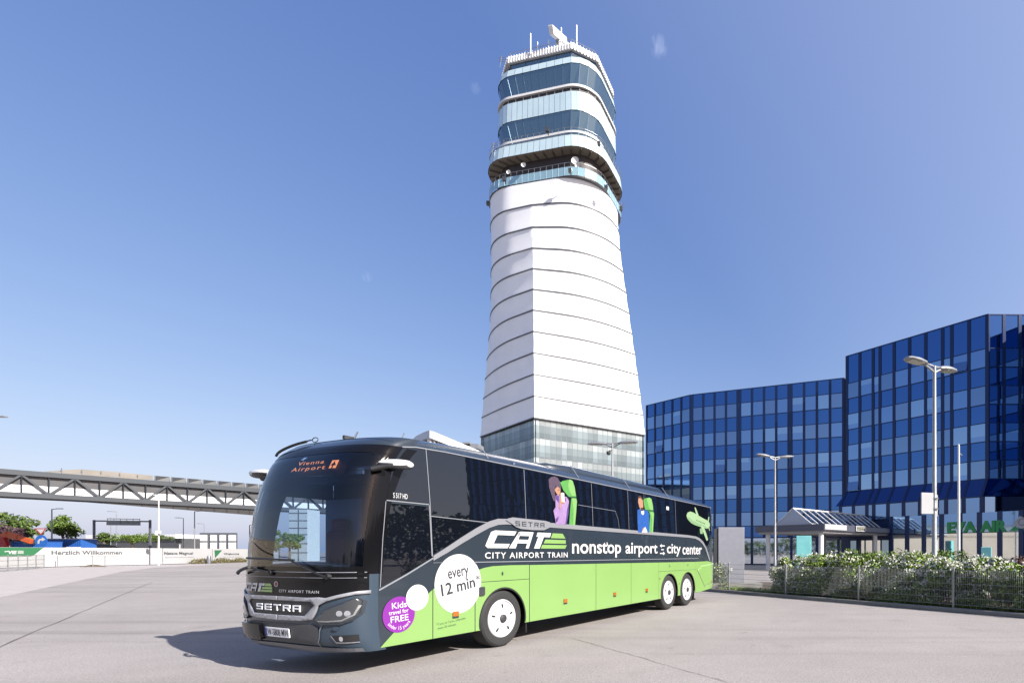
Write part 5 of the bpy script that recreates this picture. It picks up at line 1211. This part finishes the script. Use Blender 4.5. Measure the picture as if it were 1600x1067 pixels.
def hoard(label, x0, x1, green=None, items=(), faint=()):
    a, b2 = hs_px(x0), hs_px(x1); t = thing('hoarding', label, 'hoarding', HP((a + b2) / 2, 0), 0, 'printed hoardings along the far roadside'); o = t.location
    def surf(u_, v_, off=0): return HP(u_, v_, .03 + off) - Vector((o.x, o.y, 0))
    mb = MB(); n = max(2, int((b2 - a) / 2))
    for k in range(n):
        u0, u1 = a + (b2 - a) * k / n, a + (b2 - a) * (k + 1) / n; q_ = [surf(u0, .1), surf(u1, .1), surf(u1, 2.22), surf(u0, 2.22)]; r_ = [surf(u0, .1, -.06), surf(u1, .1, -.06), surf(u1, 2.22, -.06), surf(u0, 2.22, -.06)]
        mb.add(q_ + r_, [(0, 1, 2, 3), (7, 6, 5, 4), (0, 4, 5, 1), (3, 2, 6, 7)])
    mb.build('banner', M['bannerwhite'], t)
    mb = MB()
    for k in range(n + 1): u0 = a + (b2 - a) * k / n; mb.tube([surf(u0, 0, -.12), surf(u0, 2.2, -.12)], .04, 6)
    mb.build('post', M['galv'], t)
    if green: skin('green_field', t, M['bannergreen'], [[(hs_px(x), z) for x, z in green]], surf, .02, 3)
    for s_, xa_, xb_, za, zb_ in items: skin('lettering', t, M['bannertext'], [fit(textmesh(s_, .015), hs_px(xa_), hs_px(xb_), za, zb_)], surf, .03)
    for s_, xa_, xb_, za, zb_ in faint: skin('small_lettering', t, M['bannerfaint'], [fit(textmesh(s_, .0), hs_px(xa_), hs_px(xb_), za, zb_)], surf, .03)
    return t, surf
t_, sf = hoard('green and white airport hoarding at the far left', -60, 68, green=[(-60, 2.2), (67, 2.2), (52, 1.35), (47, 1.25), (-60, 1.25)])
u0, u1 = hs_px(11), hs_px(25); skin('logo', t_, M['bannerwhite'], [fit(textmesh('VIE', .05), u0, u1, 1.50, 1.86, 0, .15), [(hs_px(5), 1.78), (hs_px(12), 1.86), (hs_px(12), 1.76), (hs_px(7), 1.70)]] + [strip([(hs_px(27), z), (hs_px(36), z)], .07) for z in (1.58, 1.70, 1.82)], sf, .04, 3)
hoard('white hoarding greeting visitors in German', 68.5, 253, items=[('Herzlich Willkommen', 80, 190, 1.42, 1.88)], faint=[('Willkommen am Flughafen Wien', 82, 187, 1.10, 1.26)])
hoard('white hoarding with a second grey greeting behind the lamp', 254, 331, items=[('Natsos Magnusi', 256, 301, 1.25, 1.75)], faint=[('Vienna International Airport', 257, 303, .90, 1.06)])
hoard('white hoarding with a green triangle next to the coach front', 332, 440, green=[(334.5, 2.0), (346.5, 2.0), (335.5, .8)], items=[('Welcome', 349, 373, 1.25, 1.6)], faint=[('to Vienna Airport', 349, 378, .85, 1.02)])
wf = thing('mesh_fence', 'pale mesh fence panels standing before the far left hoarding', 'fence', (0, 0, 0))
a, b2 = G(-70, 899), G(69, 887.5)
wp = MB(); n = 8
for k in range(n + 1):
    p = a.lerp(b2, k / n); mb = MB(); mb.tube([p, p + Vector((0, 0, 1.45))], .04, 6); mb.build('post', M['galv'], wf)
for z in (.12, .5, .95, 1.4): wp.beam(a + Vector((0, 0, z)), b2 + Vector((0, 0, z)), .03, .03)
for k in range(110): p = a.lerp(b2, k / 110); wp.beam(p + Vector((0, 0, .1)), p + Vector((0, 0, 1.4)), .012, .012)
wp.build('wire_panel', M['galv'], wf)
for px, y0, y1 in ((90, 886, 868), (145, 885.5, 867), (164, 886.5, 868)):
    c0 = G(px, y0); mb = MB(); mb.tube([c0, c0 + Vector((0, 0, (y0 - y1) / F * c0.y))], .04, 6); tag(mb.build('bollard_post', M['galv']), {90: 'thin steel post before the white hoarding, leftmost of three', 145: 'thin steel post beside the sand heap', 164: 'thin steel post right of the sand heap'}[px], 'post')
M['sand'] = mat('sand', (0.09, 0.07, 0.05), 0.95, noise=.2, nscale=3)
c0 = G(146, 885.2); mb = MB(); mb.lathe([(1.1, 0), (.8, .12), (.35, .24), (0, .28)], tuple(c0), 'z', 18); tag(mb.build('sand_heap', M['sand'], smooth=True), 'small flat heap of sand at the foot of the white hoarding', 'sand heap')

def tree(px, py0, py1, w, d, label, seed, lm='leaf_d', n=2600, trunk=True, name='tree', group='trees beyond the hoarding'):
    """crown between photo rows py0 (top) and py1 (bottom), w pixels wide, d metres away"""
    rn = random.Random(seed); c = W(px, 862, d); zt = CH + (HY - py0) / F * d; zb_ = CH + (HY - py1) / F * d; rw = w / F * d / 2
    t = thing(name, label, 'tree', (c.x, c.y, 0), 0, group); mb = MB(); zc = (zt + zb_) / 2; rz_ = (zt - zb_) / 2; lumps = []
    for k in range(26):
        a = Vector((rn.gauss(0, 1), rn.gauss(0, 1), rn.gauss(0, 1))).normalized() * rn.uniform(.15, .82); lumps.append((Vector((a.x * rw, a.y * rw, zc + a.z * rz_)), rn.uniform(.2, .4)))
    for k in range(n):
        c_, r_ = rn.choice(lumps); dd = Vector((rn.gauss(0, 1), rn.gauss(0, 1), rn.gauss(0, 1))).normalized() * rn.uniform(.4, 1)
        leafcard(mb, c_ + Vector((dd.x * r_ * rw, dd.y * r_ * rw, dd.z * r_ * rz_)), min(rw, rz_) * .17 * rn.uniform(.6, 1.4), rn)
    mb.build('crown', M[lm], t)
    tk = MB(); tk.tube([(0, 0, 0), (.05, .05, zb_ * .6 + .3), (0, 0, zc)], [rw * .07 + .05, rw * .055 + .04, rw * .03], 7)
    for k in range(5): a = lumps[k][0]; tk.tube([(0, 0, zb_ + .1 * (zt - zb_)), a], [rw * .03, rw * .012], 5)
    tk.build('trunk', M['bark'], t); return t
tree(98, 805, 846, 48, 108, 'round dark green tree behind the far left lamp', 1)
tree(24, 797, 850, 62, 112, 'light green tree at the left edge', 2, 'leaf_t')
tree(14, 812, 856, 62, 100, 'dark purple-leaved tree at the left edge', 3, 'leaf_p')
tree(162, 828, 852, 30, 120, 'small bright green tree left of the gantry', 4, 'leaf_t')
tree(207, 829, 852, 54, 150, 'spreading green tree behind the white terminal roof', 5, 'leaf_d')
tree(246, 831, 850, 42, 155, 'low green tree just left of the forecourt lamp', 6, 'leaf_t')
tree(452, 822, 862, 46, 96, 'green tree seen through the coach door window', 7, 'leaf_d')
tree(425, 842, 864, 40, 99, 'low olive tree seen through the coach front', 8, 'leaf_t')
tree(398, 846, 862, 16, 150, 'far small tree next to the coach mirror', 9, 'leaf_d', 800)
hillm = MB(); hs = []
for k in range(13):
    t = k / 12; px = 95 + 150 * t; c0 = W(px, 862, 96 + 10 * t); hh = 3.3 * max(0.0, math.sin(math.pi * min(1, t * 1.1 + .05))) ** .7 if t < .95 else .2
    hs.append([(c0.x - 3, c0.y - 4, 0), (c0.x - 3.5, c0.y - 1, hh * .8), (c0.x - 4.5, c0.y + 4, hh), (c0.x - 7, c0.y + 12, 0)])
hillm.rings(hs, 0, close=False); tag(hillm.build('terrain_mound', M['grass'], smooth=True), kind='structure')
wd = MB(); rn = random.Random(3); M['weed'] = mat('dry weeds', (0.10, 0.085, 0.03), .8, island=.4)
for k in range(2600):
    px = rn.uniform(286, 400); s = hs_px(px) if False else HS[2] + (px - 260) / 140 * 24; o = rn.uniform(.15, 1.2); hgt = .25 + .55 * abs(math.sin(px * .11)) * (1 if px > 290 else .4)
    leafcard(wd, HP(s, rn.uniform(.02, hgt), o), .22 * rn.uniform(.5, 1.2), rn)
tag(wd.build('weeds', M['weed']), 'strip of dry weeds at the foot of the hoarding', 'weeds', kind='stuff')

def slim_lamp(px, d, ytop, arms, label, w=.09, m='galv', L=1.6):
    c0 = W(px, 862, d); zt = CH + (HY - ytop) / F * d; t = thing('street_lamp', label, 'street lamp', (c0.x, c0.y, 0), 0, 'lamp posts beyond the hoarding')
    mb = MB(); mb.lathe([(w * 1.25, 0), (w, zt * .4), (w * .7, zt)], (0, 0, 0), 'z', 10); mb.build('pole', M[m], t, smooth=True)
    for ax in arms:
        mb = MB(); mb.tube([(0, 0, zt - .05), (ax * L * .6, 0, zt + .05)], w * .55, 6); mb.build('arm', M[m], t)
        mb = MB(); mb.box((ax * L * .85, 0, zt + .06), (L * .6, .3, .12)); mb.build('lamp_head', M[m], t, bevel=.03)
    return t
slim_lamp(248, 69, 774, (-1, 1), 'white forecourt lamp with a small sign box before the hoarding', .08, 'white', .5)
c0 = W(247, 831, 68.7); mb = MB(); mb.box(c0, (.55, .25, .35)); mb.box(W(245, 834, 68.7), (.3, .3, .3)); tag(mb.build('camera_box', M['white'], bevel=.03), 'small white camera box fixed to the forecourt lamp pole', 'camera')
slim_lamp(81, 92, 795, (1,), 'grey lamp post in front of the round dark tree', .11, 'galv', 1.6)
slim_lamp(304, 100, 798.5, (1,), 'grey lamp post left of the large sign frame', .1, 'galv', 2.0)
slim_lamp(286.5, 120, 809, (-1,), 'thin lamp post with its arm to the left under the bridge', .09, 'galv', 1.6)
slim_lamp(319, 150, 818, (-1,), 'distant faint lamp post just left of the sign frame', .09, 'galv', 1.6)
slim_lamp(390, 110, 820, (1,), 'dark lamp post right of the sign frame', .1, 'dark', 1.0)
slim_lamp(173, 120, 808, (), 'thin pole behind the gantry sign', .08, 'galv', 1.0)
slim_lamp(182, 150, 799, (-1,), 'tall distant lamp mast behind the gantry', .1, 'galv', 2.2)
slim_lamp(-8, 46, 652, (1,), 'lamp post at the left edge with its head reaching into the sky', .1, 'galv', .85)
gan = thing('sign_gantry', 'grey road sign gantry spanning beyond the hoarding', 'gantry', (0, 0, 0))
mb = MB(); d = 105
for px, d_ in ((147, 104), (234.5, 106)): mb.beam(W(px, 862, d_), W(px, 812, d_), .28, .28)
mb.beam(W(146, 813.5, 104), W(235.5, 814.5, 106), .3, .25); mb.build('frame', M['grey'], gan)
mb = MB(); mb.beam(W(167, 816.5, 104), W(219, 817, 105.5), .25, .9); mb.beam(W(167, 810, 104), W(219, 811, 105.5), .1, .12)
for k in range(6): p = W(168 + 10 * k, 810, 104.5); mb.tube([p, p - Vector((0, 0, .9))], .04, 5)
mb.build('sign_panel', M['galv'], gan)
M['bluesign'] = mat('blue sign', (0.01, 0.08, 0.30), .4); M['redsign'] = mat('red sign border', (0.30, 0.012, 0.018), .4)
ys = thing('traffic_sign', 'white give-way triangle with a red border on a post', 'traffic sign', W(63, 862, 66).xy.to_3d())
o = ys.location
def loc_surf(d): return lambda u_, v_, off=0: W(u_, v_, d - off) - o
skin('sign_face', ys, M['redsign'], [[(54, 825), (72.5, 825), (64, 836)]], loc_surf(66), 0, 99, thick=.03); skin('sign_field', ys, M['bannerwhite'], [[(56.8, 826.4), (69.8, 826.4), (64, 833.6)]], loc_surf(66), .03, 99)
mb = MB(); mb.tube([W(64.5, 884, 66.1) - o, W(64.5, 826, 66.1) - o], .04, 6); mb.build('post', M['galv'], ys)
bs = thing('traffic_sign', 'round blue sign with a white right-turn arrow', 'traffic sign', W(65, 862, 65).xy.to_3d()); o = bs.location
skin('sign_face', bs, M['bluesign'], [circle(64.5, 845, 9.6, 9.6, 28)], loc_surf(65), 0, 99, thick=.03)
skin('arrow', bs, M['bannerwhite'], [[(58.5, 849), (58.8, 844.5), (61.5, 841.5), (65.5, 841), (65.5, 838.8), (71, 842.2), (65.5, 845.5), (65.5, 843.6), (62.8, 844), (61.8, 846), (61.6, 849)]], loc_surf(65), .03, 99)
mb = MB(); mb.tube([W(66, 884, 65.2) - o, W(66, 845, 65.2) - o], .035, 6); mb.build('post', M['galv'], bs)
M['orange'] = mat('orange machine paint', (0.36, 0.065, 0.012), .45); M['redpaint'] = mat('red machine paint', (0.25, 0.01, 0.01), .45)
ex = thing('excavator', 'orange excavator with its arm lowered behind the green hoarding', 'excavator', W(8, 862, 86).xy.to_3d()); o = ex.location
mb = MB()
for (xa_, ya_), (xb_, yb_), w_ in (((3, 838), (12, 833.5), .8), ((12, 834), (30, 839), 1.0), ((28, 838.5), (50, 846), .75)): mb.beam(W(xa_, ya_, 86) - o, W(xb_, yb_, 86) - o, .4, w_)
mb.build('boom', M['orange'], ex, bevel=.05)
mb = MB(); mb.beam(W(3, 840, 86) - o, W(9, 853, 86) - o, .5, .9); mb.build('stick', M['redpaint'], ex)
mb = MB(); mb.box(W(-14, 849, 88) - o, (3.0, 2.4, 1.6)); mb.build('cab', M['orange'], ex, bevel=.1)
mb = MB(); mb.box(W(-14, 858, 88) - o, (3.4, 2.6, .8)); mb.build('tracks', M['dark'], ex, bevel=.15)
mb = MB(); mb.box(W(46, 846, 86.3) - o, (1.0, .8, .8)); mb.build('bucket', M['dark'], ex, bevel=.05)
M['bluepaint'] = mat('blue container paint', (0.016, 0.075, 0.27), .45, noise=.06, nscale=1)
def container(xa_, xb_, ya_, yb_, d, label, white=False):
    a, b2 = W(xa_, 862, d), W(xb_, 862, d); zt = CH + (HY - ya_) / F * d; t = thing('container', label, 'container', ((a.x + b2.x) / 2, d, 0), 0, 'blue site containers')
    w_ = b2.x - a.x; mb = MB(); mb.box((0, 0, zt / 2), (w_, 2.4, zt))
    for k in range(int(w_ / .3)): mb.box((-w_ / 2 + .15 + .3 * k, -1.22, zt / 2), (.12, .06, zt * .9))
    mb.build('body', M['bluepaint'], t); mb = MB(); mb.box((0, 0, zt + .04), (w_ + .1, 2.5, .08)); 
    if white: mb.box((0, -1.25, zt * .62), (w_, .06, .3))
    mb.build('rim', M['white'] if white else M['bluepaint'], t)
container(31, 84, 846.5, 858, 88, 'low blue skip container behind the round sign'); container(84, 139, 842, 858, 92, 'blue container with a white stripe behind the hoarding', True)
# terminal strip, sign board frame, traffic light
tl = thing('terminal_building', 'long low white building in the far distance under the bridge', 'building', W(250, 862, 230).xy.to_3d()); o = tl.location
mb = MB(); a, b2 = W(180, 862, 232), W(316, 862, 225); zt = CH + (862 - 836.5) / F * 230
mb.beam(Vector((a.x, a.y, zt - .7)) - o, Vector((b2.x, b2.y, zt - .7)) - o, 20, 1.6); mb.build('roof', M['white'], tl)
mb = MB(); mb.beam(Vector((a.x, a.y, zt / 2 - .8)) - o, Vector((b2.x, b2.y, zt / 2 - .8)) - o, 18, zt - 1.6); mb.build('wall', M['bridge_back'], tl)
sb = thing('sign_board', 'tall white multi-panel sign board on a grey frame near the coach', 'sign', W(340, 862, 90).xy.to_3d()); o = sb.location
mb = MB(); d = 90
mb.beam(W(313, 833.5, d) - o, W(370, 833.5, d) - o, .25, .3); mb.beam(W(313, 846, d) - o, W(370, 846, d) - o, .2, .2); mb.beam(W(369.5, 862, d) - o, W(369.5, 833, d) - o, .18, .18)
for px in (326, 341, 354.5): mb.beam(W(px, 878, d) - o, W(px, 833, d) - o, .32, .3)
mb.build('frame', M['grey'], sb)
for (xa_, xb_) in ((313, 323.5), (328.5, 338.5), (343, 352.5), (357, 368.5)):
    for (ya_, yb_) in ((835.5, 845), (847, 859)):
        mb = MB(); a, b2 = W(xa_, ya_, d - .2), W(xb_, yb_, d - .2); mb.box((a + b2) / 2 - o, (abs(b2.x - a.x), .08, abs(a.z - b2.z))); p_ = mb.build('panel', M['white'], sb)
tf = thing('traffic_light', 'black traffic light heads above the hoarding', 'traffic light', W(279, 862, 84).xy.to_3d()); o = tf.location
for px in (277.3, 281.3): mb = MB(); mb.box(W(px, 844.5, 84) - o, (.32, .3, .75)); mb.build('signal_head', M['black'], tf, bevel=.03)
mb = MB(); mb.tube([W(281, 879, 84.1) - o, W(281, 845, 84.1) - o], .05, 6); mb.build('post', M['white'], tf)
c0 = G(326.5, 880.3); mb = MB(); mb.lathe([(.28, 0), (.26, .9), (.18, 1.15), (0, 1.2)], tuple(c0), 'z', 14); tag(mb.build('bollard', M['grey'], smooth=True), 'stubby grey bollard in the weeds by the hoarding', 'bollard')

# belt of trees beyond the forecourt behind the photographer: what the coach's glass mirrors
tb = MB(); rn = random.Random(77); path = [Vector((62, 37)), Vector((70, 16)), Vector((62, -22)), Vector((20, -46)), Vector((-45, -44)), Vector((-95, -30))]
for a, b2 in zip(path, path[1:]):
    L = (b2 - a).length
    for k in range(int(L / 3.2)):
        c_ = a.lerp(b2, k * 3.2 / L); hgt = rn.uniform(6.8, 10.0) if a.x > 50 else rn.uniform(4.2, 7.5)
        for j in range(650 if a.x > 50 else 230):
            d_ = Vector((rn.gauss(0, 1.4), rn.gauss(0, 1.4), 0)); leafcard(tb, Vector((c_.x + d_.x, c_.y + d_.y, hgt * rn.uniform(.05, 1) ** .8)), rn.uniform(.5, 1.1), rn)
tag(tb.build('treeline', M['leaf_d']), 'belt of trees beyond the forecourt behind the photographer', 'trees', kind='stuff')

# pale terminal front left of the photographer, mirrored in the shop windows and the windscreen
M['beige'] = mat('beige render', (0.27, 0.24, 0.20), 0.8, noise=.1, nscale=.3)
pt = thing('terminal_building', 'pale beige terminal front left of the photographer, mirrored in the shop windows', 'building', (-80, 12, 0))
mb = MB(); mb.box((-5, 0, 2.2), (10, 62, 4.4)); mb.box((-5, 0, 7.6), (10, 62, 3.0)); mb.build('wall', M['beige'], pt)
mb = MB(); mb.box((-5, 0, 5.25), (9.5, 61, 1.7)); mb.build('window_strip', M['beige'], pt)
mb = MB(); mb.box((-4.9, 0, 9.2), (10.4, 62.4, .2)); mb.build('roof', M['beige'], pt)

# white building behind the coach roof
wb = thing('terminal_building', 'white building with a rounded roof edge just above the coach roof', 'building', (0, 0, 0))
M['fascia'] = mat('fascia metal', (0.36, 0.38, 0.42), .4, .2)
def RP(px, py, d): return W(px, py, d)
edge = [(634, 676, 70), (641, 670, 66), (650, 668.3, 63), (662, 669.3, 61), (671, 672.5, 60), (676, 673.5, 60.5)]
edge_b = [(640.5, 685, 66), (644, 682.5, 65), (652, 680.5, 63), (664, 681.5, 61), (672, 683.5, 60), (678, 684.5, 60.5)]
mb = MB(); hi = [W(*e) for e in edge]; zt = 15.25; zbm = 14.4
plan = [Vector((p.x, p.y)) for p in hi]; right_end = Vector(((748 - CX) / F * 72, 72)); left_end = Vector(((628 - CX) / F * 78, 78))
full = [left_end] + plan + [right_end, right_end + Vector((-3, 14)), left_end + Vector((4, 8))]
mb.rings([[(p.x, p.y, zbm) for p in full], [(p.x, p.y, zt) for p in full]], 0, True, True); mb.m = [0] * len(mb.f)
for i, f in enumerate(mb.f):
    if len(f) == 4 and i >= len(plan): mb.m[i] = 1
mb.build('roof', [M['fascia'], M['white']], wb)
mb = MB(); c_ = sum(full, Vector((0, 0))) / len(full); ins = [c_ + (p - c_) * .9 for p in full]; mb.prism([tuple(p) for p in ins], 0, zbm - .02); mb.build('wall', M['dark'], wb)
mb = MB(); 
for px, d_ in ((671, 60.8), (677, 61.5), (683, 62.5)): mb.beam(W(px, 862, d_), Vector((W(px, 862, d_).x, W(px, 862, d_).y, zbm)), .35, .35)
mb.build('column', M['white'], wb)
mb = MB(); p = W(740, 699, 73); mb.box(p, (2.0, 2, .6)); mb.box(W(731, 694.5, 72.5), (1.0, 1.0, .5)); mb.build('roof_plant', M['galv'], wb)
print('objects', len(bpy.data.objects))
